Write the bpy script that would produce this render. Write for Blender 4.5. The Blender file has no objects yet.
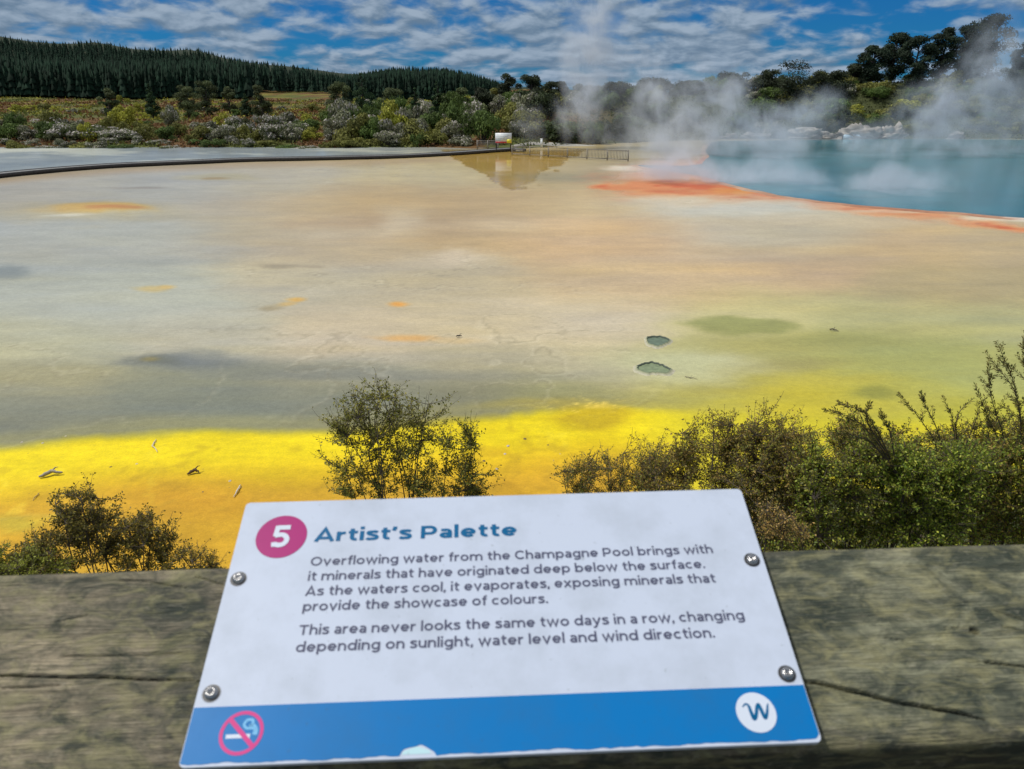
import bpy, math, random
import numpy as np
from mathutils import Vector, Matrix
rng = np.random.default_rng(7); random.seed(7)
sc = bpy.context.scene
COL = sc.collection
# ------------------------------------------------------------------ camera geometry
F, CX, CY, EYE = 760.0, 512.0, 384.5, 7.0
TH = math.atan((CY-95)/F)
fw = np.array([0, math.cos(TH), -math.sin(TH)]); up = np.array([0, math.sin(TH), math.cos(TH)]); rt = np.array([1., 0, 0])
CAM = np.array([0, 0, EYE])
def ray(px, py): return fw+rt*(px-CX)/F-up*(py-CY)/F
def onz(px, py, z=0.0):
    r = ray(px, py); return CAM+r*((z-EYE)/r[2])
def aty(px, py, Y):
    r = ray(px, py); return CAM+r*(Y/r[1])
def project(x, y, z):
    v = np.stack([np.asarray(x, float), np.asarray(y, float), np.asarray(z, float)-EYE], -1)
    d = np.maximum(v@fw, 1e-3)
    return CX+F*(v@rt)/d, CY-F*(v@up)/d
def s2l(c):
    c = np.asarray(c, float)/255.0
    return np.where(c <= 0.04045, c/12.92, ((c+0.055)/1.055)**2.4)
# ------------------------------------------------------------------ numpy noise
def _h(ix, iy, s):
    n = (ix.astype(np.int64)*374761393+iy.astype(np.int64)*668265263+s*1442695041) & 0xffffffff
    n = ((n ^ (n >> 13))*1274126177) & 0xffffffff
    return ((n ^ (n >> 16)) & 0xffffff)/float(0xffffff)
def vnoise(x, y, s=0):
    ix = np.floor(x); iy = np.floor(y); fx = x-ix; fy = y-iy
    fx = fx*fx*(3-2*fx); fy = fy*fy*(3-2*fy)
    a = _h(ix, iy, s); b = _h(ix+1, iy, s); c = _h(ix, iy+1, s); d = _h(ix+1, iy+1, s)
    return (a*(1-fx)+b*fx)*(1-fy)+(c*(1-fx)+d*fx)*fy
def fbm(x, y, s=0, o=4):
    t = 0; a = 1; n = 0
    for k in range(o):
        t = t+a*vnoise(x*2**k+k*17.3, y*2**k+k*9.1, s+k*31); n += a; a *= .5
    return t/n*2-1
def sstep(a, b, x):
    t = np.clip((x-a)/(b-a), 0, 1); return t*t*(3-2*t)
# ------------------------------------------------------------------ mesh helpers
class MB:
    def __init__(s): s.v = []; s.f = []; s.c = []; s.n = 0
    def add(s, v, f, c=None):
        v = np.asarray(v, float).reshape(-1, 3)
        s.v.append(v); f = np.asarray(f, int)
        if len(f): s.f.append(f+s.n)
        if c is not None:
            c = np.asarray(c, float)
            s.c.append(np.broadcast_to(c, (len(v), 3)).copy())
        s.n += len(v)
    def box(s, lo, hi, c=None, M=None):
        x0, y0, z0 = lo; x1, y1, z1 = hi
        v = np.array([[x0,y0,z0],[x1,y0,z0],[x1,y1,z0],[x0,y1,z0],[x0,y0,z1],[x1,y0,z1],[x1,y1,z1],[x0,y1,z1]], float)
        if M is not None: v = v@np.array(M)[:3, :3].T+np.array(M)[:3, 3]
        s.add(v, [[0,3,2,1],[4,5,6,7],[0,1,5,4],[1,2,6,5],[2,3,7,6],[3,0,4,7]], c)
    def bar(s, a, b, w, h, c=None):   # box along a->b
        a = np.asarray(a, float); b = np.asarray(b, float); d = b-a; L = np.linalg.norm(d); d = d/L
        side = np.cross(d, [0, 0, 1.]) if abs(d[2]) < .95 else np.array([1., 0, 0]); side /= np.linalg.norm(side); u = np.cross(side, d)
        v = [a+side*sx*w/2+u*sy*h/2+d*e*L for e in (0, 1) for sx, sy in ((-1,-1),(1,-1),(1,1),(-1,1))]
        s.add(v, [[3,2,1,0],[4,5,6,7],[0,1,5,4],[1,2,6,5],[2,3,7,6],[3,0,4,7]], c)
    def tube(s, pts, rad, n=6, c=None):
        pts = np.asarray(pts, float); m = len(pts); rad = np.broadcast_to(np.asarray(rad, float), (m,))
        t = np.gradient(pts, axis=0); t /= np.linalg.norm(t, axis=1)[:, None]+1e-9
        ref = np.array([0, 0, 1.]) if abs(t[:, 2]).mean() < .8 else np.array([1., 0, 0])
        a = np.cross(t, ref); a /= np.linalg.norm(a, axis=1)[:, None]+1e-9; b = np.cross(t, a)
        an = np.arange(n)*2*math.pi/n
        V = pts[:, None]+rad[:, None, None]*(np.cos(an)[None, :, None]*a[:, None]+np.sin(an)[None, :, None]*b[:, None])
        V = V.reshape(-1, 3); f = []
        for i in range(m-1):
            for k in range(n):
                f.append([i*n+k, i*n+(k+1) % n, (i+1)*n+(k+1) % n, (i+1)*n+k])
        s.add(V, f, c)
    def quads(s, V, c=None):   # V: (N,4,3)
        N = len(V)
        if N == 0: return
        cc = None
        if c is not None: cc = np.repeat(np.broadcast_to(np.asarray(c, float), (N, 3)), 4, axis=0)
        s.add(V.reshape(-1, 3), np.arange(N*4).reshape(N, 4), cc)
    def mesh(s, name):
        me = bpy.data.meshes.new(name)
        v = np.concatenate(s.v) if s.v else np.zeros((0, 3))
        me.vertices.add(len(v)); me.vertices.foreach_set('co', v.ravel().astype(np.float32))
        lens = np.concatenate([np.full(len(f), f.shape[1]) for f in s.f]); idx = np.concatenate([f.ravel() for f in s.f])
        me.loops.add(len(idx)); me.loops.foreach_set('vertex_index', idx.astype(np.int32))
        me.polygons.add(len(lens)); st = np.concatenate([[0], np.cumsum(lens)[:-1]])
        me.polygons.foreach_set('loop_start', st.astype(np.int32)); me.polygons.foreach_set('loop_total', lens.astype(np.int32))
        me.update(calc_edges=True)
        if s.c:
            c = np.concatenate(s.c); at = me.color_attributes.new('Col', 'FLOAT_COLOR', 'POINT')
            at.data.foreach_set('color', np.concatenate([c, np.ones((len(c), 1))], 1).ravel().astype(np.float32))
        me.validate()
        return me
    def build(s, name, mat, parent=None, smooth=False):
        o = bpy.data.objects.new(name, s.mesh(name)); COL.objects.link(o)
        for m in (mat if isinstance(mat, (list, tuple)) else [mat]): o.data.materials.append(m)
        if smooth: o.data.shade_smooth()
        o.parent = parent
        return o
def tag(o, label=None, cat=None, group=None, kind=None):
    if label: o['label'] = label
    if cat: o['category'] = cat
    if group: o['group'] = group
    if kind: o['kind'] = kind
    return o
def empty(name, loc, label, cat, group=None, rot=None):
    o = bpy.data.objects.new(name, None); COL.objects.link(o); o.location = loc; o.empty_display_size = .1
    if rot is not None: o.rotation_euler = rot
    return tag(o, label, cat, group)
def grid_faces(nr, nc):
    i = np.arange(nr-1)[:, None]*nc+np.arange(nc-1)[None, :]
    return np.stack([i, i+1, i+nc+1, i+nc], -1).reshape(-1, 4)
# ------------------------------------------------------------------ materials
def N(nt, t, **k):
    n = nt.nodes.new(t)
    for a, b in k.items():
        if a.startswith('_'): n.inputs[a[1:].replace('_', ' ')].default_value = b
        else: setattr(n, a, b)
    return n
def mat(name, col=(.5,.5,.5), rough=.6, metal=0, vcol=False, nscale=None, namt=.15, bump=0, bscale=20, spec=.5, stretch=None, coat=0, transl=0, obj_coord=False, rand=0):
    m = bpy.data.materials.new(name); m.use_nodes = True; nt = m.node_tree; L = nt.links.new
    p = nt.nodes['Principled BSDF']; p.inputs['Roughness'].default_value = rough; p.inputs['Metallic'].default_value = metal
    p.inputs['Specular IOR Level'].default_value = spec; p.inputs['Coat Weight'].default_value = coat
    if vcol: a = N(nt, 'ShaderNodeVertexColor', layer_name='Col'); src = a.outputs[0]
    else: a = N(nt, 'ShaderNodeRGB'); a.outputs[0].default_value = (*col, 1); src = a.outputs[0]
    tc = N(nt, 'ShaderNodeTexCoord') if obj_coord else N(nt, 'ShaderNodeNewGeometry')
    vec = tc.outputs['Object'] if obj_coord else tc.outputs['Position']
    if stretch:
        mp = N(nt, 'ShaderNodeMapping'); mp.inputs['Scale'].default_value = stretch; L(vec, mp.inputs[0]); vec = mp.outputs[0]
    if nscale:
        no = N(nt, 'ShaderNodeTexNoise', _Scale=nscale, _Detail=6.0, _Roughness=.6); L(vec, no.inputs['Vector'])
        mr = N(nt, 'ShaderNodeMapRange'); mr.inputs['From Min'].default_value = .3; mr.inputs['From Max'].default_value = .7
        mr.inputs['To Min'].default_value = 1-namt; mr.inputs['To Max'].default_value = 1+namt; L(no.outputs[0], mr.inputs[0])
        mx = N(nt, 'ShaderNodeVectorMath', operation='SCALE'); L(src, mx.inputs[0]); L(mr.outputs[0], mx.inputs['Scale']); src = mx.outputs[0]
    if rand:
        oi = N(nt, 'ShaderNodeObjectInfo'); mr = N(nt, 'ShaderNodeMapRange'); L(oi.outputs['Random'], mr.inputs[0])
        mr.inputs['To Min'].default_value = 1-rand; mr.inputs['To Max'].default_value = 1+rand
        mx = N(nt, 'ShaderNodeVectorMath', operation='SCALE'); L(src, mx.inputs[0]); L(mr.outputs[0], mx.inputs['Scale']); src = mx.outputs[0]
    L(src, p.inputs['Base Color'])
    if bump:
        b = N(nt, 'ShaderNodeBump', _Strength=bump); no2 = N(nt, 'ShaderNodeTexNoise', _Scale=bscale, _Detail=5.0); L(vec, no2.inputs['Vector'])
        b.inputs['Distance'].default_value = .01; L(no2.outputs[0], b.inputs['Height']); L(b.outputs[0], p.inputs['Normal'])
    if transl:
        t = N(nt, 'ShaderNodeBsdfTranslucent'); L(src, t.inputs[0]); mxs = N(nt, 'ShaderNodeMixShader'); mxs.inputs[0].default_value = transl
        L(p.outputs[0], mxs.inputs[1]); L(t.outputs[0], mxs.inputs[2]); L(mxs.outputs[0], nt.nodes['Material Output'].inputs[0])
    return m
def safe_mat(*a, **k):
    return mat(*a, **k)
def _m(*a, **k): return mat(*a, **k)
# ================================================================== TERRAIN
def el_of(py): return math.atan((CY-py)/F)-TH
def shore(px): return np.interp(px, [-600, 430, 470, 520, 640, 740, 1024, 1600], [112, 112, 109, 109, 124, 134, 134, 134])
R1x = [-700, -300, 0, 40, 75, 100, 150, 200, 240, 290, 350, 420, 500, 560]
R1y = [60, 20, 31, 39, 42, 39, 48, 47, 58, 64, 74, 84, 95, 110]
R2x = [200, 300, 340, 365, 400, 440, 470, 495, 520, 560, 640]
R2y = [105, 84, 76, 72, 66, 67, 72, 80, 90, 96, 110]
R1h = [EYE+650*math.tan(el_of(y))-2.5 for y in R1y]; R2h = [EYE+900*math.tan(el_of(y))-6 for y in R2y]
R8x = [-600, 420, 470, 520, 620, 700, 800, 860, 920, 1024, 1400]; R8h = [0, 0, 1.0, 4.0, 6.3, 7.0, 7.6, 8.6, 9.2, 8.6, 8]
def H(x, y):
    x = np.asarray(x, float); y = np.asarray(y, float)
    yy = np.maximum(y, 5); px = CX+813*x/yy
    px = np.where(y < 5, 512+813*x/5, px)
    d = y-shore(px)
    h = np.clip(d, 0, 400)*(4.6/240)*(1-sstep(520, 640, px))
    h = h+np.interp(px, R8x, R8h)*sstep(0, 34, d)
    h = h+np.maximum(np.interp(px, R1x, R1h, right=0)-8, 0)*np.exp(-((y-650)/170)**2)
    h = h+np.maximum(np.interp(px, R2x, R2h, left=0, right=0)-8, 0)*np.exp(-((y-900)/190)**2)
    h = h+fbm(x/22, y/22, 3)*1.1*sstep(3, 30, d)
    h = np.where(d < 0, -0.35, h-0.35*(1-sstep(0, 3, d))+0.12*sstep(0, 2, d))
    e = 9.6+.5*fbm(x/3.0, y*0, 5)+3.4*sstep(.35, 1.3, x)+.9*sstep(-2.2, -3.6, x)
    bank = 4.9-(y-0.9)*(5.1/(e-0.9)); bank = np.minimum(bank, 4.9)+.35*np.sin(np.clip((y-.9)/(e-.9), 0, 1)*3.1416)*sstep(.7, 1.9, x)
    bank = np.where(y < e+1.5, np.maximum(bank+.12*fbm(x/.8, y/.8, 9), -.35), -.35)
    return np.where(y < 17, np.maximum(bank, -0.35), h)
t = np.linspace(-1, 1, 321); xs = 1500*np.sinh(6*t)/math.sinh(6)
ys = np.concatenate([np.linspace(-60, 0, 12)[:-1], np.linspace(0, 18, 130)[:-1], np.linspace(18, 100, 40)[:-1], np.linspace(100, 170, 90)[:-1], np.geomspace(170, 3000, 150)])
X, Y = np.meshgrid(xs, ys); Z = H(X, Y)
px, py = CX+813*X/np.maximum(Y, 1), None
n1 = fbm(X/9, Y/14, 21); n2 = fbm(X/3, Y/4, 22)
brn = np.array([.115, .062, .022]); olv = np.array([.075, .085, .02]); yel = np.array([.17, .16, .025]); dk = np.array([.02, .028, .012])
C = brn[None, None]*np.ones(X.shape+(1,)); w = sstep(-.1, .25, n1)[..., None]; C = C*(1-w)+olv*w
w = (sstep(.1, .45, n2)*sstep(170, 240, Y))[..., None]; C = C*(1-w)+yel*w
w = (sstep(560, 640, px)*(Y > 90))[..., None]; C = C*(1-w)+np.array([.05, .058, .02])*w
w = (sstep(365, 385, Y)*(1-(px > 235)*(px < 352)*(Y < 430)))[..., None]; C = C*(1-w)+dk*w
w = (Y < 18)[..., None]; C = np.where(w, np.array([.075, .09, .03])*(1+.4*n2[..., None]), C)
M_ground = mat('scrub_earth', vcol=True, rough=.95, nscale=3, namt=.35, spec=.2)
g = MB(); g.add(np.stack([X, Y, Z], -1), grid_faces(len(ys), len(xs)), C.reshape(-1, 3))
tag(g.build('ground', M_ground, smooth=True), 'scrub land and hills round the terrace', kind='structure')

# ================================================================== TERRACE (mineral flat)
BWpx = [(-420, 232), (-280, 212), (-160, 196), (-60, 186), (0, 178.5), (60, 172.5), (120, 168), (185, 165), (250, 162.2), (330, 160.5), (400, 158.6), (450, 156), (497, 153)]
CP = """45 195 158 152 142|150 190 160 157 150|300 175 172 162 142|400 170 180 166 132|455 165 182 165 122|570 172 172 152 108|640 172 150 140 112
30 240 155 154 148|150 240 160 159 152|250 228 168 155 132|350 212 176 152 112|420 228 168 142 100|330 245 176 158 128|500 215 186 160 118|600 212 190 164 122|600 240 192 160 118
720 220 186 172 150|800 232 184 172 146|900 245 184 158 118|1000 250 174 154 118|1024 290 160 145 105
40 290 156 158 150|150 290 162 163 152|300 280 172 162 140|450 290 176 162 134|600 280 186 162 126|800 270 182 155 118|930 285 166 148 108|700 285 190 164 126
40 340 160 158 138|200 335 170 164 146|350 335 182 168 146|500 325 188 174 148|600 320 192 178 154|750 312 184 174 120|900 315 168 162 112|1010 325 160 158 112
40 385 142 138 115|200 388 124 126 114|350 380 146 142 124|500 365 158 150 128|600 370 178 168 142|700 365 172 165 130|800 350 162 158 92|900 350 148 150 92|1000 370 152 154 92
40 418 118 120 108|200 410 116 120 110|350 402 120 121 106|480 398 126 122 98|560 390 136 134 90|700 392 158 152 84|800 396 184 170 50|900 398 166 160 70|970 420 164 162 58
660 428 196 178 40|760 430 200 184 34|860 440 196 182 40|960 450 188 178 50|700 350 178 172 132"""
cps = np.array([[float(q) for q in e.split()] for ln in CP.split('\n') for e in ln.split('|')])
rows = np.geomspace(7.6, 137, 620); bt = np.linspace(-1, 1, 760); br = 1.75*np.sign(bt)*np.abs(bt)**1.15
Yt = rows[:, None]*np.ones((1, len(br))); Xt = br[None]*(rows[:, None]+6.0)
PX, PY = project(Xt, Yt, 0*Xt)
wx = PX+22*fbm(PX/60, PY/12, 41)+8*fbm(PX/14, PY/4, 42); wy = PY+6*fbm(PX/70, PY/13, 43)+2.0*fbm(PX/18, PY/4, 44)
num = np.zeros(PX.shape+(3,)); den = np.zeros(PX.shape)
wxc = np.clip(wx, 0, 1030); wyc = np.clip(wy, 160, 450)
for q in cps:
    k = np.exp(-((wxc-q[0])/62)**2-((wyc-q[1])/19)**2)+1e-9/(1+((wxc-q[0])/200)**2+((wyc-q[1])/60)**2)
    num += k[..., None]*q[2:]; den += k
T = num/den[..., None]
# slight colour variation in warped streaks
st = fbm(PX/45, PY/5, 51, 5); st2 = fbm(PX/120, PY/10, 52, 4)
T = T*(1.02+.035*st[..., None])+np.array([7, 4, -6])*st2[..., None]
def lay(mask, col, a=1.0):
    global T
    w = (np.clip(mask, 0, 1)*a)[..., None]; T = T*(1-w)+np.asarray(col, float)*w
def blob(x, y, rx, ry, col, a=1.0, soft=.5, warp=1.0):
    X_ = PX+(wx-PX)*warp*min(1, rx/25.); Y_ = PY+(wy-PY)*warp*min(1, ry/8.)
    r = np.sqrt(((X_-x)/rx)**2+((Y_-y)/ry)**2)
    lay(1-sstep(1-soft, 1+soft, r), col, a)
# upper-left grey sinter beyond the boardwalk
bwx = np.array([p[0] for p in BWpx]); bwy = np.array([p[1] for p in BWpx])
lim = np.interp(PX, bwx, bwy)
up_ = ((PX < 500)*sstep(0, 1, lim-PY))
g1 = fbm(PX/40, PY/3.0, 61); g2 = fbm(PX/90, PY/5, 62)
grey = np.array([132, 140, 146])+np.array([20, 18, 14])*g1[..., None]+np.array([44, 40, 30])*sstep(.1, .5, g2+.4*g1)[..., None]
grey = grey+np.array([18, 12, 2])*sstep(330, 440, PX)[..., None]
T = T*(1-up_[..., None])+grey*up_[..., None]
band = np.exp(-((PY-lim-3)/3.5)**2)*(PX < 470); lay(band, (168, 142, 105), .7)
# blue-grey band
blob(190, 362, 55, 7, (100, 106, 112), .8, .8); blob(300, 372, 90, 7, (112, 116, 116), .55, .9); blob(420, 376, 120, 5, (116, 118, 116), .45, .9)
blob(240, 402, 260, 16, (112, 117, 112), .35, .9); blob(30, 425, 120, 10, (110, 112, 104), .5, .9)
# tree reflection on the wet flat by the board, painted in as ochre
gm = (1-sstep(-1.0, 1.0, PY-(163+(PX-462)*.56+3.2*fbm(PX/5, PX*0, 66)+1.5*fbm(PX/2, PY/2, 67))))*(1-sstep(188, 197, PY+4*fbm(PX/5, PY*0, 68)))*sstep(148, 153, PY)
gm *= 1-sstep(-4, 4, (PY-163)-(562-PX)*.62+12*fbm(PX/9, PY/3, 69))
lay(gm, (196, 156, 62), .9)
wet_refl = gm.copy()
blob(430, 200, 120, 10, (176, 146, 96), .5, .8); blob(380, 222, 90, 10, (170, 140, 100), .45, .8)
blob(500, 226, 60, 5, (200, 180, 150), .5, .8); blob(440, 262, 50, 8, (190, 176, 156), .6, .8); blob(405, 215, 22, 9, (198, 184, 160), .5, .9)  # pale blobs are cloud reflections painted into the flat's colour
blob(600, 226, 70, 6, (206, 170, 122), .5, .8); blob(560, 205, 80, 8, (194, 172, 128), .5, .9)
# dark water by the pool outlet, white sinter
blob(600, 178, 70, 5, (122, 116, 92), .6, .8); blob(618, 167.5, 22, 2.6, (226, 222, 210), .95, .5)
# orange rim
def poly_d(pts):
    d = np.full(PX.shape, 1e9)
    for (ax, ay, ra), (bx, by, rb) in zip(pts[:-1], pts[1:]):
        vx, vy = bx-ax, (by-ay)*4; L2 = vx*vx+vy*vy
        tt = np.clip(((wx2-ax)*vx+(wy2-ay)*4*vy)/L2, 0, 1)
        r = ra+(rb-ra)*tt
        dd = np.sqrt((wx2-ax-tt*vx)**2+((wy2-ay)*4-tt*vy)**2)/r; d = np.minimum(d, dd)
    return d
wx2 = PX+(wx-PX)*.8+6*fbm(PX/10, PY/2, 77); wy2 = PY+(wy-PY)*.6+1.2*fbm(PX/12, PY/3, 78)
OR = [(610, 188, 16), (655, 188, 42), (700, 184, 84), (742, 194, 50), (780, 200, 26), (840, 208, 20), (900, 214, 18), (960, 222, 16), (1030, 230, 14)]
dO = poly_d(OR)
lay(1-sstep(.6, 1.7, dO), (206, 150, 105), .6); lay(1-sstep(.2, 1.5, dO+.5*fbm(PX/16, PY/3, 72)), (194, 112, 70), .72); lay((1-sstep(.2, .8, dO))*sstep(-.3, .3, fbm(PX/20, PY/3, 71)), (180, 72, 38), .6); OM = 1-sstep(.6, 1.3, dO)
blob(745, 192, 22, 4, (200, 140, 60), .6, .8); blob(1000, 219, 50, 2.6, (214, 206, 192), .9, .5); blob(900, 212, 60, 1.6, (206, 190, 172), .6, .5)
blob(745, 208, 95, 8, (186, 186, 180), .85, .8); blob(680, 202, 50, 5, (200, 190, 168), .6, .8); blob(680, 178, 50, 3, (196, 176, 150), .5, .8); blob(870, 222, 120, 6, (196, 178, 150), .5, .9)
# orange mound and little spots
blob(88, 214, 84, 9, (176, 158, 112), .8, .7); blob(100, 211, 52, 6, (190, 150, 66), .9, .35); blob(112, 210.5, 28, 2.8, (176, 112, 56), .85, .5)
blob(70, 216.5, 26, 1.2, (214, 206, 190), .7, .6)
blob(148, 290, 15, 3, (200, 164, 78), .8, .6); blob(165, 288, 8, 2, (208, 160, 60), .8, .6); blob(293, 301, 9, 2.4, (214, 160, 60), .9, .6); blob(283, 305, 10, 2, (200, 160, 84), .8, .6); blob(270, 309, 12, 3, (150, 130, 90), .7, .6)
blob(398, 305, 11, 2.6, (216, 150, 58), .9, .6); blob(408, 339, 24, 3, (202, 152, 84), .75, .7); blob(455, 341, 24, 3, (200, 170, 120), .5, .8); blob(0, 272, 24, 6, (116, 122, 122), .8, .5)
blob(150, 262, 60, 3, (142, 145, 142), .5, .9); blob(275, 266, 18, 2.4, (140, 128, 104), .6, .6); blob(310, 267, 12, 1.6, (146, 132, 108), .5, .6)
blob(222, 178, 32, 3.2, (172, 160, 120), .7, .7); blob(215, 179, 12, 1.2, (150, 124, 70), .7, .6); blob(145, 188, 26, 1.2, (132, 120, 106), .6, .7)
blob(160, 361, 22, 4, (98, 100, 88), .6, .8); blob(152, 360, 8, 2, (150, 130, 60), .5, .8)
# olive patches
blob(745, 326, 44, 8, (136, 138, 78), .85, .35); blob(735, 345, 70, 10, (160, 154, 88), .6, .7); blob(850, 340, 60, 7, (136, 136, 82), .6, .9); blob(900, 360, 90, 10, (146, 148, 90), .5, .9)
blob(880, 393, 24, 6, (134, 134, 62), .8, .6); blob(820, 380, 60, 6, (170, 160, 72), .5, .9); blob(790, 365, 40, 5, (134, 126, 84), .4, .9); blob(675, 365, 60, 16, (182, 184, 148), .7, .8); blob(980, 390, 50, 8, (156, 158, 92), .5, .8)
# lower yellow
yb = np.interp(PX, [-300, 0, 100, 200, 300, 400, 480, 520, 600, 660, 720, 800, 1024, 1300], [462, 449, 437, 431, 431, 426, 419, 413, 407, 412, 416, 420, 424, 430])+3*fbm(PX/50, PY/20, 81)+1.5*fbm(PX/12, PY/8, 82)
yy = sstep(-6, 8, PY-yb); right = sstep(600, 720, PX)
ycol = np.array([224, 200, 4])*(1-right[..., None])+np.array([200, 186, 34])*right[..., None]
gd = (sstep(18, 70, PY-yb)*(1-right))[..., None]; ycol = ycol*(1-gd)+np.array([200, 155, 34])*gd
ycol = ycol*(1+.06*fbm(PX/40, PY/14, 83)[..., None]+.05*st[..., None])
lay(np.exp(-((PY-yb+8)/8)**2)*(1-right), (140, 136, 96), .6)
T = T*(1-yy[..., None])+ycol*yy[..., None]
ridg = np.exp(-(fbm(PX/16, PY/5, 311)/.06)**2)*np.exp(-((PX-590)/40)**2-((PY-408)/8)**2)
blob(592, 419, 36, 11, (178, 150, 20), .75, .5); blob(596, 407, 14, 3, (232, 200, 80), .7, .6); blob(560, 405, 60, 5, (166, 148, 60), .5, .9); blob(430, 470, 90, 16, (222, 180, 10), .4, .8)
blob(190, 500, 70, 18, (196, 142, 30), .5, .9); blob(12, 524, 36, 8, (172, 160, 50), .6, .8)
blob(300, 205, 70, 12, (178, 160, 128), .5, .9); blob(385, 190, 60, 8, (172, 148, 108), .6, .9); blob(470, 205, 80, 12, (176, 148, 100), .5, .9); blob(330, 232, 60, 6, (196, 182, 158), .5, .9); blob(402, 228, 26, 10, (206, 190, 165), .55, .9); blob(460, 258, 26, 8, (208, 190, 168), .6, .9); blob(130, 305, 130, 22, (180, 182, 176), .45, .9); blob(60, 230, 100, 16, (172, 175, 172), .4, .9)  # brown tones with white cloud reflections painted in, paler grey to the left
I1 = fbm(Xt/3.2, Yt/4.5, 301, 5); I2 = fbm(Xt/9, Yt/14, 302); I3 = fbm(Xt/1.1, Yt/1.6, 303, 4)
ln = np.exp(-(I1/.012)**2)*sstep(.05, .35, I2); lay(ln*(PY > 165), (120, 112, 92), .28)
ln2 = np.exp(-((I1-.03)/.014)**2)*sstep(.05, .35, I2); lay(ln2*(PY > 165), (222, 214, 196), .17)
yz = sstep(2, 14, PY-yb)*(1-right); ln3 = np.exp(-(I3/.03)**2)*sstep(-.1, .3, I2+.4*I1); lay(ln3*yz, (236, 214, 70), .35); lay(sstep(.1, .5, I3)*yz*sstep(-.1, .3, -I1), (170, 128, 22), .35); lay(sstep(.2, .5, fbm(Xt/.35, Yt/.5, 305))*yz, (150, 120, 30), .22)
T = np.where((PY < yb)[..., None], T*np.array([1.0, .995, .945]), T); lay(ridg, (238, 208, 96), .8); T = np.clip(T, 0, 255)
A = s2l(T)*0.91
Zt = 0.02+0.012*fbm(Xt/2.2, Yt/2.2, 91)
mound = np.exp(-(((PX-105)/46)**2+((PY-211)/6.5)**2)*1.2); Zt = Zt+.22*mound
# outside: keep flat below banks and shore
Zt = np.where(PY > 600, Zt, Zt)
wet = np.clip(.55+.5*fbm(Xt/14, Yt/20, 93)+.4*sstep(60, 20, PY*0)+0, 0, 1)
wet = np.clip(wet*.6*sstep(440, 250, PY)+.75*wet_refl+.12*up_, 0, 1)*(1-.8*mound)*(1-.85*OM)
def terrace_mat():
    m = bpy.data.materials.new('mineral_flat'); m.use_nodes = True; nt = m.node_tree; L = nt.links.new; p = nt.nodes['Principled BSDF']
    a = N(nt, 'ShaderNodeVertexColor', layer_name='Col'); ge = N(nt, 'ShaderNodeNewGeometry')
    wt = N(nt, 'ShaderNodeAttribute', attribute_name='wet')
    src = a.outputs[0]
    for scx, scl, amt in (((.5, .8, 1), .22, .10), ((.6, 1.0, 1), 1.1, .07), ((.8, 1, 1), 6, .09), ((1, 1, 1), 30, .12), ((1, 1, 1), 110, .14)):
        mp = N(nt, 'ShaderNodeMapping'); mp.inputs['Scale'].default_value = scx; L(ge.outputs['Position'], mp.inputs[0])
        no = N(nt, 'ShaderNodeTexNoise', _Scale=scl, _Detail=5.0, _Roughness=.65); L(mp.outputs[0], no.inputs['Vector'])
        mr = N(nt, 'ShaderNodeMapRange'); mr.inputs['From Min'].default_value = .3; mr.inputs['From Max'].default_value = .7; mr.inputs['To Min'].default_value = 1-amt; mr.inputs['To Max'].default_value = 1+amt
        L(no.outputs[0], mr.inputs[0]); mx = N(nt, 'ShaderNodeVectorMath', operation='SCALE'); L(src, mx.inputs[0]); L(mr.outputs[0], mx.inputs['Scale']); src = mx.outputs[0]
    # dark flecks of grit
    vo = N(nt, 'ShaderNodeTexVoronoi', _Scale=3.2); L(ge.outputs['Position'], vo.inputs['Vector'])
    n3 = N(nt, 'ShaderNodeTexNoise', _Scale=2.0); L(ge.outputs['Position'], n3.inputs['Vector'])
    ad = N(nt, 'ShaderNodeMath', operation='MULTIPLY'); ad.inputs[1].default_value = .09; L(n3.outputs[0], ad.inputs[0])
    lt = N(nt, 'ShaderNodeMath', operation='LESS_THAN'); L(vo.outputs['Distance'], lt.inputs[0]); L(ad.outputs[0], lt.inputs[1])
    mf = N(nt, 'ShaderNodeMath', operation='MULTIPLY'); mf.inputs[1].default_value = .45; L(lt.outputs[0], mf.inputs[0])
    mc = N(nt, 'ShaderNodeMix', data_type='RGBA'); L(mf.outputs[0], mc.inputs[0]); L(src, mc.inputs[6]); mc.inputs[7].default_value = (.12, .09, .05, 1)
    L(mc.outputs[2], p.inputs['Base Color'])
    p.inputs['Roughness'].default_value = .7; p.inputs['Specular IOR Level'].default_value = .25
    L(wt.outputs['Fac'], p.inputs['Coat Weight']); p.inputs['Coat IOR'].default_value = 1.33
    rr = N(nt, 'ShaderNodeMapRange'); L(wt.outputs['Fac'], rr.inputs[0]); rr.inputs['To Min'].default_value = .4; rr.inputs['To Max'].default_value = .1; L(rr.outputs[0], p.inputs['Coat Roughness'])
    b = N(nt, 'ShaderNodeBump', _Strength=.35); b.inputs['Distance'].default_value = .02; n4 = N(nt, 'ShaderNodeTexNoise', _Scale=7.0, _Detail=6.0); L(ge.outputs['Position'], n4.inputs['Vector'])
    L(n4.outputs[0], b.inputs['Height']); b.inputs['Distance'].default_value = .035; L(b.outputs[0], p.inputs['Normal'])
    b2 = N(nt, 'ShaderNodeBump', _Strength=.06); b2.inputs['Distance'].default_value = .02; L(n4.outputs[0], b2.inputs['Height']); L(b2.outputs[0], p.inputs['Coat Normal'])
    return m
tm = MB(); tm.add(np.stack([Xt, Yt, Zt], -1), grid_faces(len(rows), len(br)), A.reshape(-1, 3))
to = tm.build('mineral_terrace', terrace_mat(), smooth=True); tag(to, 'wide pale silica flat stained beige, grey, orange, olive and bright yellow', kind='structure')
at_ = to.data.attributes.new('wet', 'FLOAT', 'POINT'); at_.data.foreach_set('value', wet.ravel().astype(np.float32))

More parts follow.
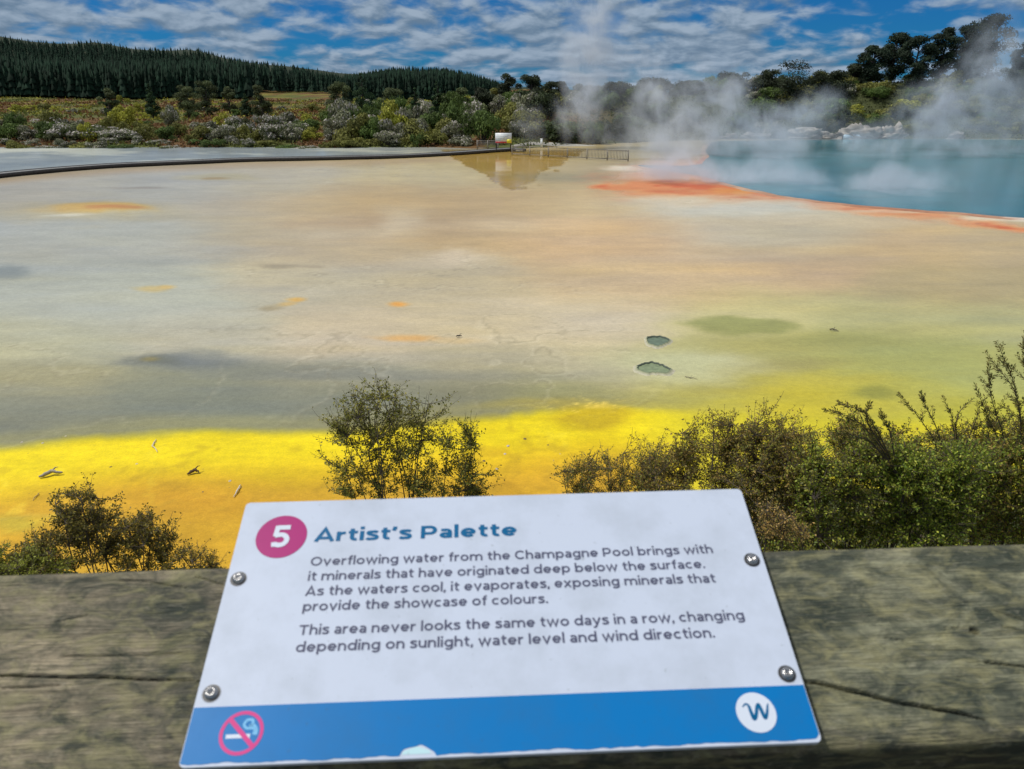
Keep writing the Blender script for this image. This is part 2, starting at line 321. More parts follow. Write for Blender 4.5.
# ================================================================== POOL
poolpx = [(640, 166), (700, 164), (712, 143), (760, 141), (900, 139.5), (1024, 140), (1300, 141), (1500, 180), (1500, 240), (1250, 232), (1024, 219), (960, 214), (900, 210), (840, 204), (780, 196), (735, 187), (705, 178)]
def smooth_poly(pts, n=14):
    P = [np.array(p) for p in pts]; out = []
    for i in range(len(P)):
        a, b, c, d = P[i-1], P[i], P[(i+1) % len(P)], P[(i+2) % len(P)]
        for k in range(n):
            t_ = k/n; out.append(.5*((2*b)+(-a+c)*t_+(2*a-5*b+4*c-d)*t_**2+(-a+3*b-3*c+d)*t_**3))
    return np.array(out)
wp = np.array([onz(p[0], p[1])[:2] for p in poolpx[:]])
pp = smooth_poly(wp)
pp = pp+np.stack([fbm(pp[:, 0]/2.5, pp[:, 1]/2.5, 5), fbm(pp[:, 0]/2.5, pp[:, 1]/2.5, 6)], 1)*.5
import bmesh
def flat_poly(name, pts, z, m, parent=None, thick=0):
    bm = bmesh.new(); vs = [bm.verts.new((p[0], p[1], z)) for p in pts]; f = bm.faces.new(vs)
    if f.normal.z < 0 or f.calc_center_median() is None: pass
    f.normal_update()
    if f.normal.z < 0: f.normal_flip()
    bmesh.ops.triangulate(bm, faces=bm.faces[:])
    me = bpy.data.meshes.new(name); bm.to_mesh(me); bm.free()
    o = bpy.data.objects.new(name, me); COL.objects.link(o); me.materials.append(m); o.parent = parent; return o
M_pool = mat('teal_hot_water', col=(.008, .128, .158), rough=.16, bump=.6, bscale=3, nscale=.25, namt=.25, spec=.5)
tag(flat_poly('pool_water', pp, .075, M_pool), 'teal steaming hot spring pool', kind='structure')
# raised sinter lip round the pool
lip = MB(); ring = []
nrm = np.roll(pp, -1, 0)-np.roll(pp, 1, 0); nrm = np.stack([nrm[:, 1], -nrm[:, 0]], 1); nrm /= np.linalg.norm(nrm, axis=1)[:, None]
cen = pp.mean(0); sgn = np.sign(((pp-cen)*nrm).sum(1).mean()); nrm *= sgn
prof = [(-.3, .03), (0, .085), (.2, .095), (.5, .05), (.9, -.02)]
V = np.stack([np.concatenate([pp+nrm*a*(1+.6*fbm(pp[:, :1]/3, pp[:, 1:]/3, 8)), np.full((len(pp), 1), z_)], 1) for a, z_ in prof], 1)
nP = len(pp); fs = [[i*5+k, ((i+1) % nP)*5+k, ((i+1) % nP)*5+k+1, i*5+k+1] for i in range(nP) for k in range(4)]
lw_ = sstep(-.5, .5, fbm(V[..., 0].ravel()/9, V[..., 1].ravel()/9, 12))[:, None]*np.ones((1, 3)); lc = np.array([.40, .30, .21])*lw_+np.array([.30, .12, .06])*(1-lw_)
lc = np.where((V[..., 0].ravel() > 30)[:, None], lc*.4+np.array([.55, .50, .43])*.6, lc)
lc = np.where((V[..., 1].ravel() > 118)[:, None], np.array([.16, .15, .12]), lc)
lip.add(V.reshape(-1, 3), fs, lc)
tag(lip.build('pool_rim', mat('sinter_rim', vcol=True, rough=.8, nscale=2, namt=.2), smooth=True), 'pale and orange crust round the hot pool', kind='structure')

# ================================================================== SPRING VENTS
def vent(px_, py_, w, d, label, inner, shape=0):
    c = onz(px_, py_); r = empty('spring_vent', (c[0], c[1], .02), label, 'spring vent', 'small spring vents in the flat')
    an = np.linspace(0, 2*math.pi, 40, endpoint=False)
    k = 1+.12*np.sin(an*2+shape)+.1*np.sin(an*3+shape*2)+.06*rng.standard_normal(40)
    prof = [(1.3, 0), (1.15, .02), (1.04, .055), (1.0, .06), (.95, 0.01), (.9, -.015)]
    V = np.array([[w*s_*k[i]*math.cos(a), d*s_*k[i]*math.sin(a), z_] for s_, z_ in prof for i, a in enumerate(an)])
    f = [[j*40+i, j*40+(i+1) % 40, (j+1)*40+(i+1) % 40, (j+1)*40+i] for j in range(5) for i in range(40)]
    cs = np.repeat(np.array([[.42, .39, .27], [.38, .36, .25], [.20, .22, .12], [.1, .12, .08], [.02, .035, .03], [.02, .035, .03]]), 40, 0)
    m = MB(); m.add(V, f, cs); m.build('rim', M_vent, r, smooth=True)
    w_ = flat_poly('water', [(w*.95*k[i]*math.cos(a), d*.95*k[i]*math.sin(a)) for i, a in enumerate(an)], .012, mat('vent_water', col=inner, rough=.55, nscale=8, namt=.3), r)
M_vent = mat('vent_crust', vcol=True, rough=.8, nscale=12, namt=.2)
vent(657, 342.5, .33, .5, 'upper of two dark green water holes in the beige flat', (.10, .14, .09), .4)
vent(653, 370, .38, .48, 'lower lighter green water hole in the beige flat', (.17, .21, .11), 1.7)

# ================================================================== BOARDWALK, BOARD, FENCES
M_plank = mat('dark_plank', col=(.05, .045, .042), rough=.8, nscale=6, namt=.4, bump=.4, bscale=30)
M_deckg = mat('grey_decking', col=(.16, .16, .155), rough=.85, nscale=5, namt=.35)
M_fence = mat('grey_fence_timber', col=(.24, .22, .19), rough=.85, nscale=6, namt=.3)
bw = empty('boardwalk', tuple(onz(250, 162)[:2])+(0,), 'low dark boardwalk curving across the grey silica flat to the information board', 'boardwalk')
bw0 = np.array(bw.location)
cl = smooth_poly([onz(*p)[:2] for p in BWpx], 8)[:-8*1]  # open curve
cl = cl[:8*(len(BWpx)-1)+1]
keep = np.array([np.interp(np.linspace(0, 1, 150), np.linspace(0, 1, len(cl)), cl[:, k]) for k in (0, 1)]).T; cl = keep
tt = np.gradient(cl, axis=0); tt /= np.linalg.norm(tt, axis=1)[:, None]; nn = np.stack([-tt[:, 1], tt[:, 0]], 1)
def strip(mb, o1, o2, z1, z2):
    a = np.concatenate([cl+nn*o1, np.full((len(cl), 1), z1)], 1); b = np.concatenate([cl+nn*o2, np.full((len(cl), 1), z1)], 1)
    c = b.copy(); c[:, 2] = z2; d = a.copy(); d[:, 2] = z2
    V = np.stack([a, b, c, d], 1)-bw0; n = len(cl); f = []
    for i in range(n-1):
        for k in range(4): f.append([i*4+k, i*4+(k+1) % 4, (i+1)*4+(k+1) % 4, (i+1)*4+k])
    f += [[0, 1, 2, 3], [n*4-1, n*4-2, n*4-3, n*4-4]]
    mb.add(V.reshape(-1, 3), f)
m = MB(); strip(m, .1, 1.7, .2, .34); m.build('deck', M_deckg, bw)
for o_ in (0, 1.72): m = MB(); strip(m, o_, o_+.09, .1, .40); m.build('edge_board', M_plank, bw)
m = MB(); strip(m, .12, .2, .06, .19); m.build('bearer', M_plank, bw)
for i in range(2, len(cl), 9):
    p = cl[i]; m = MB(); m.box((-.07, -.07, -.2), (.07, .07, .2), M=Matrix.Translation((p[0]+nn[i, 0]*.16-bw0[0], p[1]+nn[i, 1]*.16-bw0[1], 0)))
    m.build('post', M_plank, bw)
# information board
bY = 104.0
M_white = mat('white_panel', col=(.75, .78, .8), rough=.5, nscale=1, namt=.05); M_red = mat('red_stripe', col=(.5, .03, .03), rough=.5); M_yel = mat('yellow_patch', col=(.75, .7, .05), rough=.5)
M_dark = mat('dark_steel', col=(.03, .03, .035), rough=.5)
a = aty(495.3, 133, bY); b = aty(511.6, 143.2, bY)
ib = empty('information_board', ((a[0]+b[0])/2, bY, .0), 'white information board on two dark posts at the far end of the boardwalk', 'sign board')
W_ = (b[0]-a[0])/2; zt, zb = a[2], b[2]
m = MB(); m.box((-W_, -.03, zb), (W_, .03, zt)); m.build('panel', M_white, ib)
m = MB(); m.box((-W_+.02, -.05, zb+.02), (W_-.65, -.031, zb+.2)); m.build('stripe', M_red, ib)
m = MB(); m.box((W_-.62, -.05, zb+.02), (W_-.03, -.031, zb+.5)); m.build('yellow_notice', M_yel, ib)
m = MB()
for i in range(4): m.box((-W_+.15, -.045, zt-.25-i*.2), (W_-.3-.2*(i % 2), -.031, zt-.2-i*.2))
m.build('print_lines', mat('board_print', col=(.35, .5, .55), rough=.6), ib)
for sx in (-W_+.12, W_-.12): m = MB(); m.box((sx-.07, .032, -.2), (sx+.07, .14, zt-.1)); m.build('post', M_dark, ib)
# fences
def fence(ptsb, hh, label, name='post_and_rail_fence', pale=False, n_bal=14):
    P0 = np.array(ptsb[0]); r = empty(name, (P0[0], P0[1], P0[2]), label, 'fence', None)
    m = MB(); bal = MB(); lo_ = MB()
    for a_, b_ in zip(ptsb[:-1], ptsb[1:]):
        a_ = np.array(a_)-P0; b_ = np.array(b_)-P0; u3 = np.array([0, 0, 1.])
        m.bar(a_+u3*hh, b_+u3*hh, .12, .07); lo_.bar(a_+u3*.2, b_+u3*.2, .05, .09)
        for k in range(1, n_bal): q = a_+(b_-a_)*k/n_bal; bal.bar(q+u3*.2, q+u3*(hh-.03), .045, .045)
    m.build('top_rail', M_fence, r); lo_.build('bottom_rail', M_fence, r); bal.build('baluster_row', M_fence, r)
    for p in ptsb: m = MB(); q = np.array(p)-P0; m.bar(q+[0, 0, -.3], q+[0, 0, hh+.08], .13, .13); m.build('post', M_fence, r)
    return r
def lin(a_, b_, n): return [tuple(np.array(a_)+(np.array(b_)-np.array(a_))*i/(n-1)) for i in range(n)]
fa = onz(512, 155.5); fb = onz(628, 161.5)
fence(lin((fa[0], fa[1], 0), (fb[0], fb[1], 0), 7), 1.15, 'long weathered timber fence running from the information board toward the orange rim')
fa = onz(477, 151.5); fb = onz(498, 151.5)
fence(lin((fa[0], fa[1]+1, .2), (fb[0], fb[1]+1, .2), 3), 1.1, 'short dark railing section just before the information board', n_bal=10)
# pale path rising behind the fence and a white marker post
pa = [onz(514, 149.5), onz(530, 148), onz(560, 147.2), onz(625, 147.5)]
m = MB(); P = np.array([[p[0], p[1]+1.5, float(H(p[0], p[1]+1.5))+.12] for i, p in enumerate(pa)]); P2 = P+[0, 2.0, 0.0]; P2[:, 2] = H(P2[:, 0], P2[:, 1])+.12
m.add(np.concatenate([P, P2, P-[0, 0, .8]]), [[i, i+1, i+5, i+4] for i in range(3)]+[[8+i, 9+i, i+1, i] for i in range(3)])
tag(m.build('path', mat('pale_gravel', col=(.34, .32, .27), rough=.9, nscale=3, namt=.2)), 'pale gravel path behind the fence', kind='structure')
q = onz(541.5, 147.5); mk = empty('marker_post', (q[0], q[1], .4), 'small white marker post beside the pale path behind the fence', 'marker post')
m = MB(); m.box((-.16, -.12, -.3), (.16, .12, .75)); m.box((-.2, -.16, .75), (.2, .16, .83)); m.build('post', M_white, mk)
# far panel over the pool
a = aty(843, 134.5, 134); b = aty(866, 141, 134)
fp = empty('viewpoint_sign', ((a[0]+b[0])/2, 134, .2), 'pale blue two leaf information panel on posts on the far pool bank', 'sign board')
Wf = (b[0]-a[0])/2
for s_ in (-1, 1):
    m = MB(); m.box((min(0, s_*Wf)+.06, -.04, b[2]-.2), (max(0, s_*Wf)-.06, .04, a[2]-.2)); m.build('panel', mat('pale_blue_panel', col=(.4, .55, .65), rough=.4), fp)
for s_ in (-Wf, 0, Wf): m = MB(); m.box((s_-.08, -.08, -.4), (s_+.08, .08, a[2]-.1)); m.build('post', M_dark, fp)

# ================================================================== VEGETATION (distant)
def rvec(n):
    v = rng.standard_normal((n, 3)); return v/np.linalg.norm(v, axis=1)[:, None]
def leafquads(c, size, ndir=None, asp=.6):
    n = len(c); a_ = rvec(n)
    if ndir is not None:
        nd = ndir+.7*rvec(n); nd /= np.linalg.norm(nd, axis=1)[:, None]
        a_ = np.cross(nd, rvec(n)); a_ /= np.linalg.norm(a_, axis=1)[:, None]+1e-9; b_ = np.cross(nd, a_)
    else:
        b_ = np.cross(a_, rvec(n)); b_ /= np.linalg.norm(b_, axis=1)[:, None]+1e-9
    s_ = (np.asarray(size)*rng.uniform(.6, 1.4, n))[:, None]
    return np.stack([c-a_*s_, c-b_*s_*asp, c+a_*s_, c+b_*s_*asp], 1)
def lobes_leaves(lobes, n, size, shell=.35):
    vol = np.array([l[3]*l[4]*l[5] for l in lobes])**(2/3); pr = vol/vol.sum(); k = rng.choice(len(lobes), n, p=pr); L_ = np.array(lobes)[k]
    d = rvec(n); d[:, 2] = np.abs(d[:, 2])*1.0*np.where(rng.random(n) < .8, 1, -1)
    rr = 1-shell*rng.random(n)**1.2
    c = L_[:, :3]+d*L_[:, 3:6]*rr[:, None]
    return c, d, k
M_leaf = mat('foliage', vcol=True, rough=.75, spec=.25, transl=.25, rand=.18)
M_bark = mat('bark', col=(.06, .05, .04), rough=.95, nscale=6, namt=.3)
def shrub_meshes(kind, seed):
    w_, h_ = 1.0, 1.0
    lobes = []
    nl = rng.integers(9, 15)
    for i in range(nl):
        an = rng.uniform(0, 6.28); r_ = math.sqrt(rng.random())*.68; s_ = rng.uniform(.2, .36)
        lobes.append((r_*math.cos(an), r_*math.sin(an), (.12+.6*rng.random())*(1-.45*r_), s_*1.1, s_*1.1, s_*.8))
    c, d, k = lobes_leaves(lobes, 2300, .05, .5)
    c[:, 2] = np.maximum(c[:, 2], .01)
    base = {'white': (.13, .15, .065), 'olive': (.17, .17, .04), 'green': (.09, .135, .03), 'dark': (.045, .06, .024), 'grey': (.17, .175, .10), 'yellow': (.30, .30, .04)}[kind]
    lc = rng.uniform(.65, 1.35, nl)[k][:, None]*rng.uniform(.7, 1.3, (len(c), 1))*np.array(base)
    if kind in ('white', 'grey'):
        fl = (rng.random(len(c)) < {'white': .62, 'grey': .3}[kind]*np.clip(d[:, 2]*1.6, 0, 1))*(rng.random(nl)[k] < .85)
        lc[fl] = np.array([.52, .475, .42])*rng.uniform(.7, 1.15, (fl.sum(), 1))
    m = MB(); m.quads(leafquads(c, .05, d), lc); crown = m.mesh('crown'); crown.materials.append(M_leaf)
    t_ = MB()
    for l in lobes[:7]: t_.tube([(0, 0, -.15), (l[0]*.4, l[1]*.4, l[2]*.5), (l[0], l[1], l[2])], [.035, .022, .008], 5)
    st_ = t_.mesh('stem'); st_.materials.append(M_bark)
    return crown, st_
SH = {k: [shrub_meshes(k, i) for i in range(4)] for k in ('white', 'olive', 'green', 'dark', 'grey', 'yellow')}
LBL = {'white': 'white-flowering shrub in the scrub beyond the grey flat', 'olive': 'olive green shrub of the scrubland behind the flat', 'green': 'rounded green shrub in the scrub behind the flat',
       'dark': 'dense dark green shrub in the thicket behind the flat', 'grey': 'grey-green shrub with a few pale flowers behind the flat', 'yellow': 'yellow-green bush in the open scrub before the forest'}
LBR = {'olive': 'olive green shrub on the hillside above the teal pool', 'green': 'rounded green shrub on the hillside above the teal pool', 'dark': 'dark shrub on the hillside above the teal pool',
       'grey': 'grey-green flowering shrub on the hillside above the teal pool', 'white': 'white-flowering shrub on the hillside above the teal pool', 'yellow': 'yellow-green shrub on the hillside above the teal pool'}
nshrub = [0]
def shrub(x, y, w_, h_, kind, right=False, label=None, sink=.1):
    cr, st_ = SH[kind][rng.integers(4)]; z = float(H(x, y))-sink
    lb = label or (LBR if right else LBL)[kind]
    r = empty('shrub', (x, y, z), lb, 'shrub', lb.replace('shrub', 'shrubs').replace('bush ', 'bushes '))
    if label: del r['group']
    r.rotation_euler[2] = rng.uniform(0, 6.28); r.scale = (w_, w_*rng.uniform(.85, 1.15), h_)
    for nm, me in (('crown', cr), ('stem', st_)):
        c = bpy.data.objects.new(nm, me); COL.objects.link(c); c.parent = r
    nshrub[0] += 1
def pick(opts): 
    ks = list(opts); p = np.array([opts[k] for k in ks], float); return ks[rng.choice(len(ks), p=p/p.sum())]
def X_of(px_, y): return (px_-512)/813*y
# left: front rows
for y0, hr, wr, step, opts in ((114.5, (1.0, 2.0), (1.3, 2.3), 17, dict(white=2, olive=3, grey=2, green=2)), (121, (2.4, 4.2), (1.9, 3.2), 22, dict(white=2, grey=3, olive=3, green=2, yellow=1)), (133, (3.2, 5.4), (2.2, 3.8), 30, dict(white=2, grey=3, olive=3, green=3, yellow=1)), (152, (3.4, 6), (2.2, 3.6), 44, dict(green=3, grey=2, olive=3, yellow=1))):
    p_ = (-60 if y0 > 121 else -170)+rng.uniform(0, 10)
    while p_ < 468:
        y = y0+rng.uniform(-2.5, 2.5); shrub(X_of(p_, y), y, rng.uniform(*wr)*(1.15 if p_ > 330 else 1), rng.uniform(*hr)*(1.5 if p_ > 330 else 1), pick(opts)); p_ += step*rng.uniform(.6, 1.4)
for i in range(34):
    y = 165+110*rng.random(); p_ = rng.uniform(330, 500); s_ = rng.uniform(3, 5); shrub(X_of(p_, y), y, s_, s_*rng.uniform(.9, 1.3), pick(dict(green=3, olive=2, grey=2, yellow=1)))
for i in range(30):
    y = 150+150*rng.random()**1.2; p_ = rng.uniform(-60, 360); s_ = rng.uniform(1.8, 3.6); shrub(X_of(p_, y), y, s_, s_*rng.uniform(.8, 1.3), pick(dict(yellow=4, green=2, olive=2, grey=3)))
# thicket in the middle
for i in range(44):
    y = 116+45*rng.random(); p_ = rng.uniform(330, 530); s_ = rng.uniform(2.4, 3.8); shrub(X_of(p_, y), y, s_, s_*rng.uniform(1.15, 1.7), pick(dict(dark=2, grey=3, white=1.2, green=3, olive=2)))
# right of the board: dark thicket
for i in range(52):
    p_ = rng.uniform(515, 860); y = float(shore(p_))+3+34*rng.random(); s_ = rng.uniform(2.4, 4.0); shrub(X_of(p_, y), y, s_, s_*rng.uniform(.9, 1.25), pick(dict(dark=5, green=2, olive=1.5, grey=1)), True)
for i in range(74):
    p_ = rng.uniform(790, 1110); y = float(shore(p_))+3+34*rng.random(); s_ = rng.uniform(2.2, 3.6); shrub(X_of(p_, y), y, s_, s_*rng.uniform(.8, 1.1), pick(dict(olive=5, green=4, dark=1, yellow=.6, grey=.5)), True)
for p_, y, w_, h_ in ((36, 126, 3.6, 3.6), (62, 122, 4.2, 3.9), (88, 124, 4.0, 3.4), (118, 122, 3.6, 2.8), (48, 134, 3.8, 4.2), (205, 122, 3.2, 3.0), (238, 124, 3.4, 3.6), (290, 126, 3.6, 3.8)):
    shrub(X_of(p_, y), y, w_, h_, 'white')
print('SHRUBS', nshrub[0])
# ---- trees
def limbs_tree(name, px_, Y, top_py, w_px, label, cat, kind, group=None):
    x = X_of(px_, Y); z0 = float(H(x, Y)); top = aty(px_, top_py, Y)[2]; h = top-z0; R = w_px*Y*.934/F/2
    r = empty(name, (x, Y, z0-.2), label, cat, group)
    tr = MB(); lobes = []
    lean = rng.uniform(-.04, .04, 2)*h
    if kind == 'pine':
        tr.tube([(0, 0, -.5), (lean[0]*.3, lean[1]*.3, h*.4), (lean[0], lean[1], h*.85)], [.3, .22, .07], 8)
        for i in range(30):
            f_ = .12+.86*(i/29)**.8; an = rng.uniform(0, 6.28); rr = R*(1-.35*abs(f_-.7)/.4)*rng.uniform(.35, .85)*(1 if f_ < .88 else .45)
            q = (rr*math.cos(an)+lean[0]*f_, rr*math.sin(an)+lean[1]*f_, h*f_-.3)
            tr.tube([(lean[0]*f_*.9, lean[1]*f_*.9, h*(f_-.12)), (q[0]*.6, q[1]*.6, h*(f_-.05)), q], [.1, .07, .03], 5)
            s_ = R*rng.uniform(.3, .5); lobes.append((q[0], q[1], min(q[2], h-s_*.7), s_, s_, s_*.75))
        n, sz, base = 9000, .18, (.020, .034, .017)
    elif kind == 'cone':
        tr.tube([(0, 0, -.5), (lean[0], lean[1], h*.9)], [.22, .04], 7)
        for i in range(16):
            f_ = .12+.84*i/15; an = i*2.4; rr = R*(1.05-f_)*rng.uniform(.45, .8); s_ = R*(1.1-f_)*rng.uniform(.4, .55)+.12
            q = (rr*math.cos(an), rr*math.sin(an), h*f_); tr.tube([(0, 0, h*(f_-.03)), q], [.06, .02], 4); lobes.append((*q, s_, s_, s_*.8))
        n, sz, base = 5200, .14, (.03, .062, .02)
    else:
        tr.tube([(0, 0, -.5), (lean[0]*.5, lean[1]*.5, h*.35), (lean[0], lean[1], h*.7)], [.28, .2, .08], 7)
        for i in range(18):
            an = rng.uniform(0, 6.28); f_ = rng.uniform(.15, .9); rr = R*rng.uniform(.1, .8)*math.sqrt(max(.1, 1-((f_-.4)/.6)**2)); s_ = R*rng.uniform(.26, .42)
            q = (rr*math.cos(an), rr*math.sin(an), min(h*f_, h-s_*.75)); tr.tube([(0, 0, h*.3), (q[0]*.5, q[1]*.5, q[2]*.75), q], [.09, .06, .03], 5); lobes.append((*q, s_, s_, s_*.75))
        n, sz, base = 6000, .15, ((.034, .045, .02) if px_ > 480 else (.085, .105, .04))
    c, d, k = lobes_leaves(lobes, n, sz, .6)
    lc = rng.uniform(.65, 1.4, len(lobes))[k][:, None]*rng.uniform(.7, 1.3, (len(c), 1))*np.array(base)
    m = MB(); m.quads(leafquads(c, sz, d), lc); m.build('crown', M_leaf, r); tr.build('trunk', M_bark, r)
T_ = 'tall dark pines on the skyline above the pool'
for i, (a_, Yd, b_, w_, l_) in enumerate([(868, 163, 44, 34, 'low dark pine at the outer end of the skyline pines'), (888, 168, 31, 36, 'dark round-headed pine second in the skyline row'), (910, 161, 34, 34, 'dark pine with flat top between two taller skyline pines'),
        (935, 166, 26, 30, 'slender dark pine with gaps through its crown on the skyline'), (953, 172, 24, 26, 'narrow dark pine just before the tallest pine'), (983, 164, 12, 50, 'tallest broadest dark pine on the skyline above the pool'),
        (1018, 170, 39, 26, 'small dark pine beyond the tallest pine at the skyline'), (1050, 165, 30, 40, 'dark pine past the small skyline pine'), (968, 175, 34, 30, 'half hidden dark pine behind the tallest pine')]):
    limbs_tree('pine_tree', a_, Yd, b_, w_, l_, 'pine tree', 'pine', T_)
for a_, Yd, b_, w_, l_ in [(362, 150, 71, 42, 'broad bright green conifer standing above the flowering scrub'), (437, 152, 79, 24, 'small pointed green conifer in the scrub before the low hill'), (415, 150, 86, 18, 'short narrow green conifer beside the pointed conifer'), (245, 200, 92, 18, 'little green conifer alone in the open yellow scrub'), (108, 190, 86, 14, 'little green conifer in front of the dark forest wall'), (150, 200, 82, 20, 'ragged young conifer before the forest in the open scrub')]:
    limbs_tree('conifer_tree', a_, Yd, b_, w_, l_, 'conifer', 'cone')
for a_, Yd, b_, w_, l_ in [(108, 188, 84, 22, 'small grey-green tree standing alone before the forest wall'), (186, 205, 80, 30, 'pale wide small tree in front of the middle of the forest'), (205, 212, 79, 30, 'round small tree touching the pale wide one before the forest'), (262, 190, 82, 26, 'thin small tree in the scrub where the forest edge lowers'), (228, 220, 84, 18, 'narrow small tree between two wider trees before the forest'), (338, 190, 80, 28, 'small bushy tree next to the broad bright green conifer'), (395, 160, 84, 34, 'bushy grey-green tree between the two green conifers'), (460, 160, 86, 30, 'bushy low tree right of the pointed conifer'.replace('right of', 'beyond')), (508, 150, 68, 30, 'dark broadleaf tree with pointed top behind the information board'), (532, 152, 73, 32, 'dark round tree beside the pointed dark tree behind the board'), (556, 156, 80, 30, 'low dark tree seen through the thinnest steam column'), (482, 146, 84, 30, 'grey green tree at the edge of the thicket beside the hill'),
        (620, 155, 80, 44, 'dark tree with wide crown behind the timber fence'), (655, 160, 76, 44, 'dark wide tree behind the fence and the first steam'), (690, 160, 79, 40, 'low dark tree behind the orange shore'), (728, 165, 70, 46, 'dome shaped dark tree behind the densest steam'),
        (790, 156, 58, 64, 'big spreading olive tree standing over the white rocks'), (765, 160, 68, 36, 'lower dark tree leaning beside the big spreading tree'), (828, 158, 68, 44, 'flat topped dark tree joining the pines to the spreading tree'), (850, 165, 62, 30, 'small dark tree at the foot of the skyline pines'), (1010, 156, 66, 40, 'dark broadleaf tree below the skyline pines'), (590, 165, 84, 36, 'dark low tree behind the path and marker post')]:
    limbs_tree('broadleaf_tree', a_, Yd, b_, w_, l_, 'tree', 'broad')
# ---- conifer forest (one mass)
n = 36000; pxs = rng.uniform(-560, 560, n); Ys = np.where(rng.random(n) < .22, rng.uniform(332, 372, n), np.where(rng.random(n) < .75, 345+380*rng.random(n), 780+200*rng.random(n)))
Xs = (pxs-512)/813*Ys; front_ok = ~((pxs > 205) & (Ys < 360+(pxs-205)*.35)); ok = ~((pxs > 250) & (pxs < 345) & (Ys < 400)) & ~((Ys > 730) & (pxs < 180)); Xs, Ys, pxs = Xs[ok], Ys[ok], pxs[ok]; n = len(Xs)
hs = rng.uniform(8.5, 12, n)*np.where((Ys < 420) & (pxs < 290), 1.15, 1)*np.where(rng.random(n) < .06, 1.15, 1)*np.where(Ys > 430, .66, 1)*rng.uniform(.8, 1.15, n); zs = H(Xs, Ys)
rid = np.minimum(np.interp(pxs, R1x, R1y), np.interp(pxs, R2x, R2y)); ptop = project(Xs, Ys, zs+hs)[1]; ok = (ptop > rid-2+3*rng.random(n)) & (pxs < 530); Xs, Ys, pxs, hs, zs = Xs[ok], Ys[ok], pxs[ok], hs[ok], zs[ok]; n = len(Xs); print('FOREST', n)
fm = MB(); an = np.arange(8)*2*math.pi/8
V = []; Fq = []; Cc = []
for tier in range(5):
    z0 = .08+.17*tier; z1 = min(z0+.34, 1.0); r0 = .17*(1-tier*.18)
    jag = np.where(np.arange(8) % 2 == 0, 1.1, .55)[None]*rng.uniform(.75, 1.25, (n, 8)); ph = rng.uniform(0, 6.28, (n, 1))
    ringv = np.stack([Xs[:, None]+np.cos(an+ph)*jag*r0*hs[:, None], Ys[:, None]+np.sin(an+ph)*jag*r0*hs[:, None], zs[:, None]+hs[:, None]*(z0-.05*(jag-.8))], -1)
    apex = np.stack([Xs, Ys, zs+hs*z1], -1)[:, None]
    vv = np.concatenate([ringv, apex], 1); base_i = np.arange(n)[:, None, None]*9
    k = np.arange(8); tri = np.stack([k, (k+1) % 8, np.full(8, 8)], -1)[None]+base_i
    cc = (rng.uniform(.6, 1.4, (n, 1, 1))*np.ones((1, 9, 1)))*np.array([.008, .022, .012])
    fm.add(vv.reshape(-1, 3), tri.reshape(-1, 3), cc.reshape(-1, 3))
tag(fm.build('conifer_forest', mat('conifer_needles', vcol=True, rough=.9, spec=.15, nscale=.9, namt=.4)), 'dark plantation forest of conifers covering the far hills', 'forest', kind='stuff')
# ---- bracken ground cover
n = 24000; pxs = rng.uniform(-520, 520, n); Ys = 113+230*rng.random(n)**1.4; Xs = (pxs-512)/813*Ys; zs = H(Xs, Ys)
c = np.stack([Xs, Ys, zs+.15], -1); c = np.repeat(c, 4, 0)+rng.standard_normal((n*4, 3))*[.5, .5, .24]
nn1 = fbm(c[:, 0]/9, c[:, 1]/14, 21); base = np.where((nn1 > .08)[:, None], [.14, .15, .035], [.17, .088, .034]); yw = (fbm(c[:, 0]/5, c[:, 1]/7, 33) > .25) & (c[:, 1] > 180); base[yw] = [.34, .32, .04]
m = MB(); m.quads(leafquads(c, .2+.2*sstep(140, 220, c[:, 1])), base*rng.uniform(.6, 1.4, (len(c), 1)))
tag(m.build('bracken', M_leaf), 'rust brown and green bracken covering the open scrub', 'ground cover', kind='stuff')
n = 9000; pxs = rng.uniform(520, 1200, n); Ys = shore(pxs)+1+45*rng.random(n); Xs = (pxs-512)/813*Ys; zs = H(Xs, Ys)
c = np.repeat(np.stack([Xs, Ys, zs+.2], -1), 4, 0)+rng.standard_normal((n*4, 3))*[.4, .4, .2]
m = MB(); m.quads(leafquads(c, .2), np.array([.06, .07, .022])*rng.uniform(.5, 1.6, (len(c), 1)))
tag(m.build('undergrowth', M_leaf), 'low green undergrowth of the slope above the pool', 'ground cover', kind='stuff')
